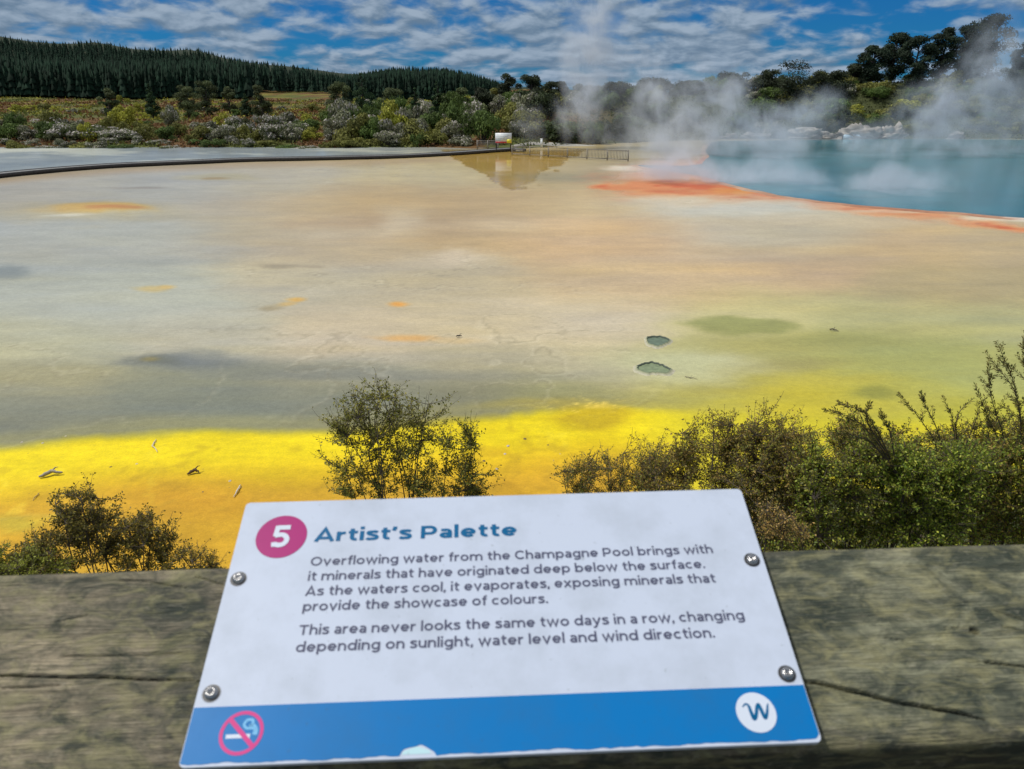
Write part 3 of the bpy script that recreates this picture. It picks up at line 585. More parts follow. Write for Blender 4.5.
# ---- white rocks on the far pool bank
M_rock = mat('white_sinter_rock', vcol=True, rough=.9, nscale=1.5, namt=.3, bump=.6, bscale=2)
def rock(px_, py_, wpx, hpx, label, tone=1.0):
    Y = 134.6; a_ = aty(px_, py_, Y); w_ = wpx*Y*.95/F/2; h_ = hpx*Y*.95/F
    r = MB(); nu, nv = 26, 12; u_ = np.linspace(0, 2*math.pi, nu, endpoint=False); v_ = np.linspace(0, 1, nv)
    VV = []
    for v in v_:
        rad = (1-v**2.2)**.5 if v < 1 else 0.02
        for u in u_: VV.append([math.cos(u)*w_*rad, math.sin(u)*w_*.55*rad, v*h_])
    VV = np.array(VV); nz = fbm(VV[:, 0]*1.1+px_, VV[:, 2]*2.4+VV[:, 1], 8)[:, None]; nz2 = fbm(VV[:, 0]*3+px_, VV[:, 2]*5, 18)[:, None]
    nz3 = fbm(VV[:, 0]*6+px_, VV[:, 2]*9, 28)[:, None]; VV = VV*(1+.55*nz+.3*nz2+.14*nz3)
    f = [[j*nu+i, j*nu+(i+1) % nu, (j+1)*nu+(i+1) % nu, (j+1)*nu+i] for j in range(nv-1) for i in range(nu)]
    cl_ = (.36+.45*np.clip(nz2+.5*nz3, -.5, .4))*np.array([1, .92, .80])*tone*.75
    r.add(VV, f, cl_); o = r.build('rock', M_rock); o.location = (a_[0], Y+w_*.3, .05); tag(o, label, 'rock', 'pale rocks on the far pool bank')
rock(757, 141, 26, 6, 'low pale rock at the pool edge under the dome shaped tree', .8); rock(806, 141, 34, 10, 'broad white rock under the big spreading tree'); rock(826, 141, 20, 7, 'small white rock next to the broad white rock', .85)
rock(862, 141, 44, 14, 'high pale rock ledge behind the blue information panel', .8); rock(893, 141, 24, 13, 'upright white rock beside the pale ledge'); rock(956, 141, 16, 7, 'single small white rock seen through the thick far steam', .9); rock(730, 142, 18, 5, 'flat grey rock furthest along the smoky shore', .7)
# low bank under rocks
# ================================================================== STEAM
# (x_px, y_px, depth Y, rx, ry, rz metres, density)
PL = [(566, 118, 108, 2.0, 2.4, 3.9, .20), (594, 100, 110, 1.9, 2.6, 7.0, .32), (600, 45, 113, 4.6, 3.8, 10.0, .26), (585, 85, 111, 2.6, 3.0, 6.0, .25), (645, 90, 108, 3.2, 3.2, 6.5, .26), (700, 100, 106, 3.6, 3.4, 6.0, .26), (1000, 60, 112, 5.0, 4.0, 7.5, .10), (626, 130, 104, 3.4, 2.4, 3.2, .16), (662, 118, 104, 3.4, 3.0, 6.0, .32), (700, 140, 98, 4.6, 3.4, 4.2, .34), (715, 174, 67, 7.5, 3.4, 1.9, .6), (860, 196, 58, 6.0, 3.0, 1.3, .28), (665, 150, 92, 5.0, 3.0, 2.8, .30), (760, 150, 94, 7.0, 3.8, 3.0, .22), (640, 176, 68, 4.5, 3.0, 1.0, .2), (760, 172, 68, 5.0, 3.0, 1.8, .3), (810, 180, 64, 5.0, 3.0, 1.3, .22), (895, 190, 61, 5.0, 3.0, 1.7, .5),
      (735, 105, 102, 3.2, 3.2, 5.6, .36), (775, 130, 104, 5.2, 3.5, 3.4, .26), (770, 178, 92, 8.0, 4.0, 2.4, .2), (850, 165, 96, 10., 6.0, 2.4, .07), (905, 150, 92, 6.0, 4.0, 2.8, .10), (888, 195, 76, 5.0, 2.6, 1.5, .3),
      (935, 112, 108, 4.6, 4.0, 5.4, .32), (985, 95, 112, 5.0, 4.0, 7.0, .17), (975, 150, 96, 7.5, 4.5, 3.6, .13), (1040, 120, 102, 7.0, 5.0, 6.0, .12), (820, 112, 112, 4.6, 3.4, 3.6, .18), (870, 140, 104, 5.5, 4.0, 2.6, .16), (570, 62, 116, 2.2, 2.4, 5.2, .06), (960, 205, 76, 5.0, 2.4, 1.2, .10), (530, 125, 108, 2.2, 2.2, 2.6, .08)]
sm = bpy.data.materials.new('steam_vapour'); sm.use_nodes = True; nt = sm.node_tree; nt.nodes.clear(); L = nt.links.new
out = N(nt, 'ShaderNodeOutputMaterial'); vol = N(nt, 'ShaderNodeVolumePrincipled'); vol.inputs['Color'].default_value = (.88, .93, 1.0, 1); vol.inputs['Anisotropy'].default_value = .2
ge = N(nt, 'ShaderNodeNewGeometry'); nz = N(nt, 'ShaderNodeTexNoise', _Scale=.16, _Detail=3.0, _Roughness=.55); mp = N(nt, 'ShaderNodeMapping'); mp.inputs['Scale'].default_value = (1.2, .7, .65); L(ge.outputs['Position'], mp.inputs[0]); L(mp.outputs[0], nz.inputs['Vector'])
wv = N(nt, 'ShaderNodeVectorMath', operation='MULTIPLY_ADD'); wv.inputs[1].default_value = (7, 5, 4); L(nz.outputs['Color'], wv.inputs[0]); L(ge.outputs['Position'], wv.inputs[2])
off = N(nt, 'ShaderNodeVectorMath', operation='SUBTRACT'); off.inputs[1].default_value = (3.5, 2.5, 2.0); L(wv.outputs[0], off.inputs[0])
tot = None
for (a_, b_, Yd, rx, ry, rz, dn) in PL:
    c_ = aty(a_, b_, Yd)
    s1 = N(nt, 'ShaderNodeVectorMath', operation='SUBTRACT'); s1.inputs[1].default_value = tuple(c_); L(off.outputs[0], s1.inputs[0])
    s2 = N(nt, 'ShaderNodeVectorMath', operation='DIVIDE'); s2.inputs[1].default_value = (rx, ry, rz); L(s1.outputs[0], s2.inputs[0])
    s3 = N(nt, 'ShaderNodeVectorMath', operation='LENGTH'); L(s2.outputs[0], s3.inputs[0])
    s4 = N(nt, 'ShaderNodeMapRange', interpolation_type='SMOOTHSTEP'); L(s3.outputs['Value'], s4.inputs[0]); s4.inputs['From Min'].default_value = 1.25; s4.inputs['From Max'].default_value = 0.0; s4.inputs['To Max'].default_value = dn
    if tot is None: tot = s4.outputs[0]
    else: ad = N(nt, 'ShaderNodeMath', operation='ADD'); L(tot, ad.inputs[0]); L(s4.outputs[0], ad.inputs[1]); tot = ad.outputs[0]
n2_ = N(nt, 'ShaderNodeTexNoise', _Scale=.34, _Detail=4.0, _Roughness=.6); L(off.outputs[0], n2_.inputs['Vector'])
mr = N(nt, 'ShaderNodeMapRange'); L(n2_.outputs[0], mr.inputs[0]); mr.inputs['From Min'].default_value = .42; mr.inputs['From Max'].default_value = .66; mr.inputs['To Min'].default_value = .16; mr.inputs['To Max'].default_value = 2.0
mu = N(nt, 'ShaderNodeMath', operation='MULTIPLY'); L(tot, mu.inputs[0]); L(mr.outputs[0], mu.inputs[1]); L(mu.outputs[0], vol.inputs['Density']); L(vol.outputs[0], out.inputs['Volume'])
def steam_hull():
    m = MB()
    sx0, sx1 = -4, 72
    m.box((0, 0, 0), (1, 1, 1)); V = m.v[0]
    a0 = aty(505, 150, 100)[0]
    V[:] = [[2, 56, .12], [62, 52, .12], [92, 128, .12], [-3, 128, .12], [2, 56, 28], [62, 52, 28], [92, 128, 28], [-3, 128, 28]]
    return m
so = steam_hull().build('steam', sm); tag(so, 'white wisps of steam drifting up from the hot pool and its rim', 'steam', kind='stuff')
try: sm.cycles.volume_sampling = 'MULTIPLE_IMPORTANCE'
except Exception: pass
try: sm.cycles.volume_step_rate = .5
except Exception: pass

# ================================================================== FOREGROUND BUSHES
M_fleaf = mat('small_leaves', vcol=True, rough=.55, spec=.35, transl=.42)
M_twig = mat('twig_bark', col=(.085, .066, .05), rough=.9, nscale=60, namt=.3)
def bez(a_, b_, c_, n=7):
    t_ = np.linspace(0, 1, n)[:, None]; return (1-t_)**2*a_+2*t_*(1-t_)*b_+t_**2*c_
class Bush:
    def __init__(s, name, base, label, cat='bush', group=None):
        s.o = empty(name, tuple(base), label, cat, group); s.b = np.array(base, float); s.tw = MB(); s.lf = MB(); s.tips = []
    def branch(s, a_, c_, r0, r1, bow=.15, n=7):
        a_ = np.array(a_, float); c_ = np.array(c_, float); d = c_-a_; L_ = np.linalg.norm(d)
        b_ = a_+d*.5+np.array([rng.normal()*bow*L_*.5, rng.normal()*bow*L_*.5, -bow*L_*.35+0]); p = bez(a_, b_, c_, n)
        s.tw.tube(p-s.b, np.linspace(r0, r1, n), 4 if r0 < .006 else 6); return p
    def leaves(s, p, L_, W_, n, cols, start=.25, spread=.75, off=.004):
        m = len(p); u_ = start+(1-start)*rng.random(n); i = np.clip((u_*(m-1)).astype(int), 0, m-2); f = (u_*(m-1)-i)[:, None]; c = p[i]*(1-f)+p[i+1]*f
        ax = p[i+1]-p[i]; ax /= np.linalg.norm(ax, axis=1)[:, None]+1e-9; r_ = rvec(n); r_ -= (r_*ax).sum(1)[:, None]*ax; r_ /= np.linalg.norm(r_, axis=1)[:, None]+1e-9
        d = ax*(1-spread)+r_*spread; d /= np.linalg.norm(d, axis=1)[:, None]; w_ = np.cross(d, rvec(n)); w_ /= np.linalg.norm(w_, axis=1)[:, None]+1e-9
        sz = rng.uniform(.6, 1.3, (n, 1)); c = c+r_*off; l_ = L_*sz; ww = W_*sz
        V = np.stack([c, c+d*l_*.5+w_*ww*.5, c+d*l_, c+d*l_*.5-w_*ww*.5], 1)-s.b
        cc = np.array(cols)[rng.integers(len(cols), size=n)]*rng.uniform(.7, 1.3, (n, 1))*[1.85, 1.78, .95]; s.lf.quads(V, cc)
    def fill(s, mains, ells, n_tw, tw_len, L_, W_, nleaf, cols, fork=3):
        # mains: list of polylines; ells: ellipsoids for twig ends
        P = np.concatenate(mains); 
        for i in range(n_tw):
            e = ells[rng.integers(len(ells))]; d = rvec(1)[0]; q = np.array(e[:3])+d*np.array(e[3:6])*rng.random()**.45
            if rng.random() < .16 and d[2] > -.2: q = q+np.array([d[0]*.25, d[1]*.2, rng.uniform(.05, .42)])*tw_len
            below = P[P[:, 2] < q[2]+.02]; below = below if len(below) else P
            k = np.argmin(((below-q)**2).sum(1)+.05*rng.random(len(below))*tw_len); a_ = below[k]
            dd = np.linalg.norm(q-a_)
            p = s.branch(a_, q, .0028 if dd > .25 else .002, .0009, .2, 6)
            s.leaves(p, L_, W_, int(nleaf*min(1.6, .5+dd/tw_len*.6)), cols, start=.3)
            for j in range(fork):
                k = rng.integers(2, 5); e2 = p[k]+(q-a_)/max(dd, .01)*tw_len*rng.uniform(.15, .4)+rvec(1)[0]*tw_len*rng.uniform(.15, .35); e2[2] += tw_len*.12
                p2 = s.branch(p[k], e2, .0014, .0006, .15, 4); s.leaves(p2, L_, W_, int(nleaf*.6), cols, start=.1)
    def done(s, scale=None):
        s.tw.build('stem', M_twig, s.o); s.lf.build('foliage', M_fleaf, s.o)
def gz(x, y): return float(H(x, y))
OL = [(.15, .15, .045), (.11, .12, .035), (.21, .19, .06), (.08, .08, .03)]
BR = [(.17, .12, .055), (.24, .17, .08), (.12, .10, .05), (.15, .15, .055)]
GR = [(.12, .17, .035), (.18, .22, .05), (.07, .11, .025), (.25, .27, .07)]
def mkbush(name, label, Y, cx_px, base_px, spec, n_main, n_tw, cols, tw_len=.22, L_=.014, W_=.007, nleaf=16, group=None, fork=3, cat='bush'):
    b0 = aty(base_px, 500, Y); base = np.array([b0[0], Y+.1, gz(b0[0], Y+.1)-.03]); B = Bush(name, base, label, cat, group)
    ells = []
    for (a_, b_, rx, rz) in spec:
        q = aty(a_, b_, Y); m_ = (Y*.934+1.5)/F*1.0; ells.append((q[0], q[1], q[2], rx*m_, rx*m_*.8+.03, rz*m_))
    mains = []
    for i in range(n_main):
        e = ells[i % len(ells)]; tip = np.array(e[:3])+np.array([rng.uniform(-.8, .8)*e[3], rng.uniform(-.8, .8)*e[4], rng.uniform(-.1, .9)*e[5]])
        p = B.branch(base+np.array([rng.normal()*.05, rng.normal()*.05, 0]), tip, .008, .002, .12, 12); mains.append(p[3:])
    B.fill(mains, ells, n_tw, tw_len, L_, W_, nleaf, cols, fork); return B
# centre bush
B = mkbush('leafy_bush', 'tall airy olive bush rising behind the middle of the white sign', 4.0, 400, 400,
   [(352, 415, 22, 22), (385, 408, 20, 22), (405, 425, 30, 24), (440, 430, 28, 26), (360, 450, 34, 26), (410, 465, 40, 26), (455, 470, 28, 26), (345, 482, 26, 16), (420, 495, 60, 20), (470, 488, 18, 10), (395, 440, 26, 20), (360, 475, 34, 22), (435, 485, 34, 16), (395, 485, 34, 20), (380, 430, 46, 40), (425, 450, 46, 40), (343, 430, 16, 14), (470, 450, 10, 22)], 20, 470, OL, nleaf=14, fork=3, L_=.016, W_=.009); B.done()
# left bushes
B = mkbush('leafy_bush', 'dark brown-green bush behind the weathered rail at the sign-free end', 3.4, 90, 100,
   [(75, 515, 22, 26), (95, 522, 24, 22), (128, 535, 26, 22), (55, 545, 36, 22), (100, 556, 66, 16), (150, 540, 24, 20), (20, 562, 34, 12), (155, 560, 34, 12)], 18, 520, [(.11, .09, .035), (.15, .125, .045), (.08, .075, .03)], tw_len=.16, L_=.014, W_=.008, nleaf=15); B.done()
B = mkbush('leafy_bush', 'small dark sprig of bush just beside the upper corner of the white sign', 3.3, 200, 200, [(185, 562, 12, 14), (205, 556, 12, 14), (212, 566, 12, 8)], 3, 60, [(.11, .09, .035), (.15, .125, .045)], tw_len=.12, L_=.013, W_=.007, nleaf=10, fork=2); B.done()
B = mkbush('leafy_bush', 'low dense green bush at the far left end of the rail'.replace('left ', ''), 3.2, 5, -20, [(-20, 560, 40, 14), (10, 566, 30, 12), (-60, 545, 40, 26), (45, 570, 24, 10)], 8, 260, [(.19, .21, .06), (.13, .14, .045)], tw_len=.14, nleaf=14); B.done()
# right mass
B = mkbush('leafy_bush', 'sparse brown bush touching the upper edge of the white sign', 4.1, 600, 605, [(575, 480, 16, 14), (600, 474, 22, 16), (630, 470, 20, 18), (655, 462, 20, 22), (620, 495, 46, 14)], 8, 260, BR+OL[:2], nleaf=12, fork=3); B.done()
B = mkbush('leafy_bush', 'dense brown-grey bush above the corner of the white sign', 3.9, 720, 725, [(735, 475, 46, 20), (775, 478, 40, 22), (740, 530, 50, 20), (700, 510, 50, 16), (780, 540, 40, 16), (690, 460, 24, 22), (715, 442, 22, 22), (745, 436, 22, 20), (775, 440, 22, 26), (800, 455, 26, 28), (700, 480, 50, 24), (760, 475, 46, 30), (790, 500, 44, 30), (660, 480, 26, 20)], 16, 800, BR+BR+OL[:2], nleaf=15, fork=3, L_=.016, W_=.008); B.done()
B = mkbush('leafy_bush', 'olive brown bush filling between the brown bush and the thick green bush', 3.7, 790, 795, [(770, 470, 30, 24), (800, 462, 26, 22), (780, 500, 44, 24), (815, 480, 30, 24), (790, 530, 50, 18), (745, 485, 30, 20)], 12, 480, OL+BR, tw_len=.15, nleaf=14, L_=.015, W_=.008); B.done()
B = mkbush('leafy_bush', 'pinkish dry bush tucked beside the upper corner bolt of the sign', 3.2, 770, 775, [(772, 522, 16, 14), (790, 530, 18, 10)], 4, 110, [(.3, .2, .12), (.25, .18, .1), (.16, .14, .06)], tw_len=.12, nleaf=11, fork=2, L_=.012, W_=.006); B.done()
for lb, cx_, sp, cols, ntw, Yb in [
    ('thick green bush growing over the rail next to the sign', 850, [(790, 545, 40, 14), (830, 560, 50, 14), (820, 500, 30, 26), (860, 490, 34, 28), (840, 530, 50, 16), (885, 515, 30, 24), (825, 470, 24, 22), (870, 462, 22, 18)], GR+OL, 720, 3.5),
    ('bright green leafy bush over the middle of the empty rail', 935, [(930, 560, 60, 14), (920, 500, 34, 28), (950, 495, 34, 30), (935, 530, 54, 14), (905, 470, 26, 22), (960, 468, 26, 22)], GR+GR+OL[:1], 720, 3.4),
    ('dense green and rust bush at the far end of the empty rail', 1010, [(1010, 560, 60, 14), (1000, 500, 34, 30), (1035, 490, 34, 36), (1010, 530, 54, 14), (1000, 466, 24, 22), (1050, 460, 30, 34)], GR+BR[:2]+OL, 720, 3.5),
    ('broad olive bush in the row behind the green bushes', 890, [(850, 440, 22, 20), (890, 450, 26, 20), (930, 452, 26, 20), (975, 448, 26, 20), (1020, 440, 26, 24), (900, 475, 80, 20)], OL+BR[:2]+GR[:1], 650, 4.0)]:
    B = mkbush('leafy_bush', lb, Yb, cx_, cx_, sp, 14, ntw, cols, tw_len=.15, nleaf=15, fork=3, L_=.0155, W_=.0085); B.done()
B = mkbush('leafy_bush', 'wide green bush continuing past the picture end of the rail'.replace('picture ', ''), 3.5, 1100, 1100, [(1090, 480, 50, 40), (1120, 520, 60, 26)], 8, 450, GR+OL, tw_len=.18, nleaf=14, L_=.016, W_=.009); B.done()
# long sprigs
def sprig_plant(label, Y, base_px, shoots, cols, L_=.016, W_=.0045, dens=1.0):
    b0 = aty(base_px[0], base_px[1], Y); base = np.array([b0[0], Y, b0[2]]); B = Bush('heath_sprig', np.array([b0[0], Y, gz(b0[0], Y)]), label, 'heath plant', None)
    B.branch(np.array([b0[0], Y, gz(b0[0], Y)-.05]), base, .009, .006, .05)
    for pts in shoots:
        P = np.array([aty(a_, b_, Y+dy) for a_, b_, dy in pts]); t_ = np.linspace(0, 1, 24); tk = np.linspace(0, 1, len(P)); p = np.array([np.interp(t_, tk, P[:, k]) for k in range(3)]).T
        for _ in range(3): p[1:-1] = (p[:-2]+p[1:-1]*2+p[2:])/4
        B.tw.tube(p-B.b, np.linspace(.0042, .0009, 24), 5); Ln = np.linalg.norm(np.diff(p, axis=0), axis=1).sum()
        B.leaves(p, L_, W_, int(Ln*420*dens), cols, start=.15, spread=.45, off=.003)
        for j in range(int(Ln*17*dens)):
            k = rng.integers(3, 22); d = p[min(k+1, 23)]-p[k]; d /= np.linalg.norm(d); s_ = rvec(1)[0]; s_ -= s_.dot(d)*d; s_ /= np.linalg.norm(s_)
            l_ = Ln*rng.uniform(.08, .22)*(1.15-k/24); e = p[k]+(d*.8+s_*.6)*l_; p2 = B.branch(p[k], e, .0018, .0007, .08, 6); B.leaves(p2, L_*.9, W_, int(l_*520*dens), cols, start=.05, spread=.45)
    B.done()
SP = [(.08, .08, .04), (.12, .10, .05), (.06, .08, .035), (.17, .13, .07)]
sprig_plant('tall spiky heath plant with drooping plume-like shoots beside the olive bush', 3.65, (1012, 500),
   [[(1012, 500, 0), (1005, 440, 0), (990, 395, 0), (989, 362, 0)], [(1015, 480, 0), (1022, 420, 0), (1012, 375, 0), (996, 341, 0)], [(1020, 470, .05), (1030, 400, .05), (1024, 355, .05), (1026, 330, .05)], [(1014, 460, 0), (1022, 430, -.05), (1016, 390, -.05), (985, 352, -.05)], [(1012, 490, 0), (1003, 450, .05), (985, 410, .05), (975, 385, .05)], [(1020, 480, 0), (1035, 440, 0), (1040, 400, 0), (1032, 372, 0)]], SP)
sprig_plant('bent heath plant with thin arching bare-tipped shoots', 3.7, (945, 490),
   [[(945, 490, 0), (935, 440, 0), (915, 412, 0), (898, 394, 0)], [(948, 480, 0), (938, 430, 0), (925, 405, 0), (920, 392, 0)], [(950, 480, 0), (955, 440, 0), (952, 415, 0), (942, 396, 0)], [(955, 470, 0), (968, 440, 0), (978, 415, 0), (977, 405, 0)], [(960, 460, 0), (955, 425, 0), (960, 410, 0), (974, 398, 0)], [(955, 480, 0), (985, 450, 0), (990, 430, 0), (984, 408, 0)]], SP, dens=.75)
sprig_plant('dark feathery heath branch leaning out over the brown bush', 3.4, (905, 490),
   [[(905, 490, 0), (880, 445, 0), (855, 418, 0), (824, 410, 0)], [(900, 480, 0), (880, 435, 0), (865, 412, 0), (838, 402, 0)], [(895, 470, 0), (870, 440, 0), (850, 435, 0), (830, 432, 0)], [(885, 450, 0), (868, 425, 0), (866, 410, 0), (870, 402, 0)], [(895, 460, 0), (890, 430, 0), (884, 420, 0), (880, 408, 0)]], SP, dens=1.2)
sprig_plant('upright thin heath sprig between the brown bush and the leaning branch', 3.7, (812, 480), [[(812, 480, 0), (815, 450, 0), (808, 425, 0)], [(790, 480, 0), (785, 440, 0), (775, 412, 0)], [(712, 470, 0), (714, 440, 0), (712, 410, 0)]], BR, dens=.6)
# bank ground cover
n = 90000; xs_ = rng.uniform(-9, 11, n); ys_ = rng.uniform(1.2, 13, n); kp = H(xs_, ys_) > 0.05; xs_, ys_ = xs_[kp], ys_[kp]; n = len(xs_); zs_ = H(xs_, ys_); c = np.stack([xs_, ys_, zs_+.04*rng.random(n)], -1)
V = leafquads(c, .05, None, .3); m = MB(); cc = np.array([(.07, .085, .028), (.11, .12, .04), (.10, .08, .035)])[rng.integers(3, size=n)]*rng.uniform(.6, 1.4, (n, 1)); m.quads(V, cc)
tag(m.build('bank_grass', M_fleaf), 'low grass and leaf litter on the bank below the lookout', 'ground cover', kind='stuff')

# ---- driftwood and debris on the yellow crust
def stick(label, pts, r_, col, name='driftwood_stick', cat='stick'):
    P = [onz(a_, b_) for a_, b_ in pts]; c0 = P[0]; m = MB(); n_ = 9; pp_ = np.array(P)-c0
    t_ = np.linspace(0, 1, n_); tk = np.linspace(0, 1, len(P)); p = np.array([np.interp(t_, tk, pp_[:, k]) for k in range(3)]).T+rng.standard_normal((n_, 3))*[.01, .01, .006]
    p[:, 2] += r_*.8+.03+np.abs(np.sin(t_*3.1))*r_*1.2
    m.tube(p, r_*np.array([.5, .9, 1.1, 1, 1.15, .9, .8, .6, .3]), 7); k = p[4]; m.tube([k, k+[.05, .06, .05], k+[.08, .1, .04]], [r_*.5, r_*.35, r_*.15], 5)
    o = m.build(name, mat(name+'_wood', col=col, rough=.9, nscale=30, namt=.35)); o.location = tuple(c0); tag(o, label, cat)
stick('bleached grey driftwood piece lying on the yellow crust above the dark bush', [(40, 479.5), (52, 476), (64, 475.5)], .035, (.3, .27, .22))
stick('short dark brown wood chunk lying on the yellow crust', [(188, 476.5), (195, 474), (200, 474.5)], .03, (.10, .06, .03))
stick('pale crooked twig lying near the upper boundary of the yellow crust', [(156, 441), (153.5, 448), (158, 454)], .012, (.55, .48, .38))
stick('pale straight twig lying on golden crust near the sign corner', [(241, 487), (237, 494), (234, 499)], .014, (.5, .45, .36))
stick('faint thin brown twig lying beside the dark bush on the crust', [(39, 495), (33, 502)], .008, (.3, .22, .1))
stick('tiny dark stick lying on the beige flat above the grey band', [(456, 338), (462, 337.5)], .02, (.06, .05, .04))
stick('tiny dark stick lying on the olive stain of the flat', [(829, 330.5), (838, 332.5)], .02, (.06, .05, .04))
stick('thin grey twig lying by the lower green water hole', [(684, 378), (697, 380.5)], .009, (.12, .10, .08))
q = onz(539, 493, 0.02)
def pebble(px_, py_, s_, col, label):
    q = onz(px_, py_); m = MB(); u_ = np.linspace(0, 2*math.pi, 12, endpoint=False); VV = []
    for v in np.linspace(0, 1, 6):
        for u in u_: rd = math.sqrt(max(0.0005, 1-v*v)); VV.append([math.cos(u)*rd, math.sin(u)*rd*.8, v*.6])
    VV = np.array(VV)*s_*(1+.2*rng.standard_normal((72, 1))*.5); m.add(VV, [[j*12+i, j*12+(i+1) % 12, (j+1)*12+(i+1) % 12, (j+1)*12+i] for j in range(5) for i in range(12)])
    o = m.build('stone', M_stone[col], smooth=True); o.location = (q[0], q[1], .015); o.rotation_euler[2] = rng.uniform(0, 6); tag(o, label, 'stone', 'small stones scattered on the yellow crust')
M_stone = {'pale': mat('pale_stone', col=(.5, .44, .36), rough=.9, nscale=20, namt=.2), 'dark': mat('dark_stone', col=(.13, .09, .05), rough=.9, nscale=20, namt=.2)}
for p_ in [(22, 443), (43, 444), (111, 468), (137, 465), (66, 437), (203, 493), (230, 482), (508, 447), (484, 462), (548, 446), (560, 455), (497, 470), (525, 440), (505, 455)]:
    cl__ = 'pale' if rng.random() < .6 else 'dark'; pebble(p_[0], p_[1], rng.uniform(.02, .045), cl__, {'pale': 'small pale stone lying loose on the yellow crust', 'dark': 'small dark stone lying loose on the yellow crust'}[cl__])

# ================================================================== SIGN FRAME
nn_ = np.array([0.00801, -0.39668, 0.91792]); uu = np.array([0.99911, 0.04121, 0.00909]); vv_ = np.cross(nn_, uu); uu /= np.linalg.norm(uu); vv_ /= np.linalg.norm(vv_); nn_ = np.cross(uu, vv_)
O = CAM+np.array([-0.22982, 0.39476, -0.43275])
Rm = Matrix(np.stack([uu, vv_, nn_], 1).tolist())
def suv(px_, py_, g_=0.0):
    Og = O-nn_*g_; r = ray(px_, py_); t_ = ((Og-CAM)@nn_)/(r@nn_); Xp = CAM+r*t_-Og; return float(Xp@uu), float(Xp@vv_)
Wd, Hd = .4503, .2256
sg = empty('interpretive_sign', tuple(O), 'tilted white sign with blue band, pink number disc and printed text bolted on the rail', 'sign'); sg.rotation_euler = Rm.to_euler()
def sign_mat(name, col, dirt=.12, rough=.38, edge=False):
    m = bpy.data.materials.new(name); m.use_nodes = True; nt = m.node_tree; L = nt.links.new; p = nt.nodes['Principled BSDF']
    tc = N(nt, 'ShaderNodeTexCoord'); n1_ = N(nt, 'ShaderNodeTexNoise', _Scale=14.0, _Detail=6.0, _Roughness=.65); L(tc.outputs['Object'], n1_.inputs['Vector'])
    n2_ = N(nt, 'ShaderNodeTexNoise', _Scale=170.0, _Detail=3.0); L(tc.outputs['Object'], n2_.inputs['Vector'])
    r1 = N(nt, 'ShaderNodeMapRange'); r1.inputs['From Min'].default_value = .45; r1.inputs['From Max'].default_value = .75; r1.inputs['To Max'].default_value = dirt; L(n1_.outputs[0], r1.inputs[0])
    r2 = N(nt, 'ShaderNodeMapRange'); r2.inputs['From Min'].default_value = .675; r2.inputs['From Max'].default_value = .76; r2.inputs['To Max'].default_value = .5; L(n2_.outputs[0], r2.inputs[0])
    mx_ = N(nt, 'ShaderNodeMath', operation='MAXIMUM'); L(r1.outputs[0], mx_.inputs[0]); L(r2.outputs[0], mx_.inputs[1])
    mc = N(nt, 'ShaderNodeMix', data_type='RGBA'); mc.inputs[6].default_value = (*col, 1); mc.inputs[7].default_value = (col[0]*.45+.03, col[1]*.45+.035, col[2]*.42+.03, 1); L(mx_.outputs[0], mc.inputs[0]); L(mc.outputs[2], p.inputs['Base Color'])
    rr = N(nt, 'ShaderNodeMapRange'); rr.inputs['To Min'].default_value = rough-.1; rr.inputs['To Max'].default_value = rough+.15; L(n1_.outputs[0], rr.inputs[0]); L(rr.outputs[0], p.inputs['Roughness']); p.inputs['Specular IOR Level'].default_value = .16
    return m
M_sw = sign_mat('sign_white_enamel', (.475, .525, .62), .36, .42); M_sb = sign_mat('sign_blue_print', (.0, .145, .40), .35, .4)
M_pk = sign_mat('sign_magenta_print', (.34, .018, .145), .12, .4); M_pk2 = sign_mat('sign_pink_ring', (.55, .035, .20), .1, .4)
M_tt = sign_mat('sign_title_ink', (.0, .10, .235), .1, .4); M_bt = sign_mat('sign_text_ink', (.075, .08, .13), .15, .45); M_wp = sign_mat('sign_white_print', (.55, .60, .68), .1, .4); M_cy = sign_mat('sign_light_blue_print', (.16, .42, .66), .1, .4)
M_core = mat('sign_worn_edge', col=(.6, .66, .72), rough=.7, nscale=150, namt=.3, obj_coord=True)
def rrect(w_, h_, r_, n=6, jit=0):
    P = []
    for cx_, cy_, a0 in ((w_-r_, h_-r_, 0), (r_, h_-r_, 90), (r_, r_, 180), (w_-r_, r_, 270)):
        for k in range(n+1): a_ = math.radians(a0+90*k/n); P.append((cx_+r_*math.cos(a_), cy_+r_*math.sin(a_)))
    return P
def prism(name, P, z0, z1, m, parent, bev=0):
    bm = bmesh.new(); b = [bm.verts.new((x, y, z0)) for x, y in P]; t_ = [bm.verts.new((x, y, z1)) for x, y in P]; n = len(P)
    bm.faces.new(t_); bm.faces.new(b[::-1])
    for i in range(n): bm.faces.new((b[i], b[(i+1) % n], t_[(i+1) % n], t_[i]))
    bmesh.ops.recalc_face_normals(bm, faces=bm.faces[:])
    bmesh.ops.triangulate(bm, faces=[f for f in bm.faces if len(f.verts) > 4])
    me = bpy.data.meshes.new(name); bm.to_mesh(me); bm.free(); o = bpy.data.objects.new(name, me); COL.objects.link(o); me.materials.append(m); o.parent = parent; return o
prism('panel', rrect(Wd, Hd, .004), -.004, 0, M_sw, sg)
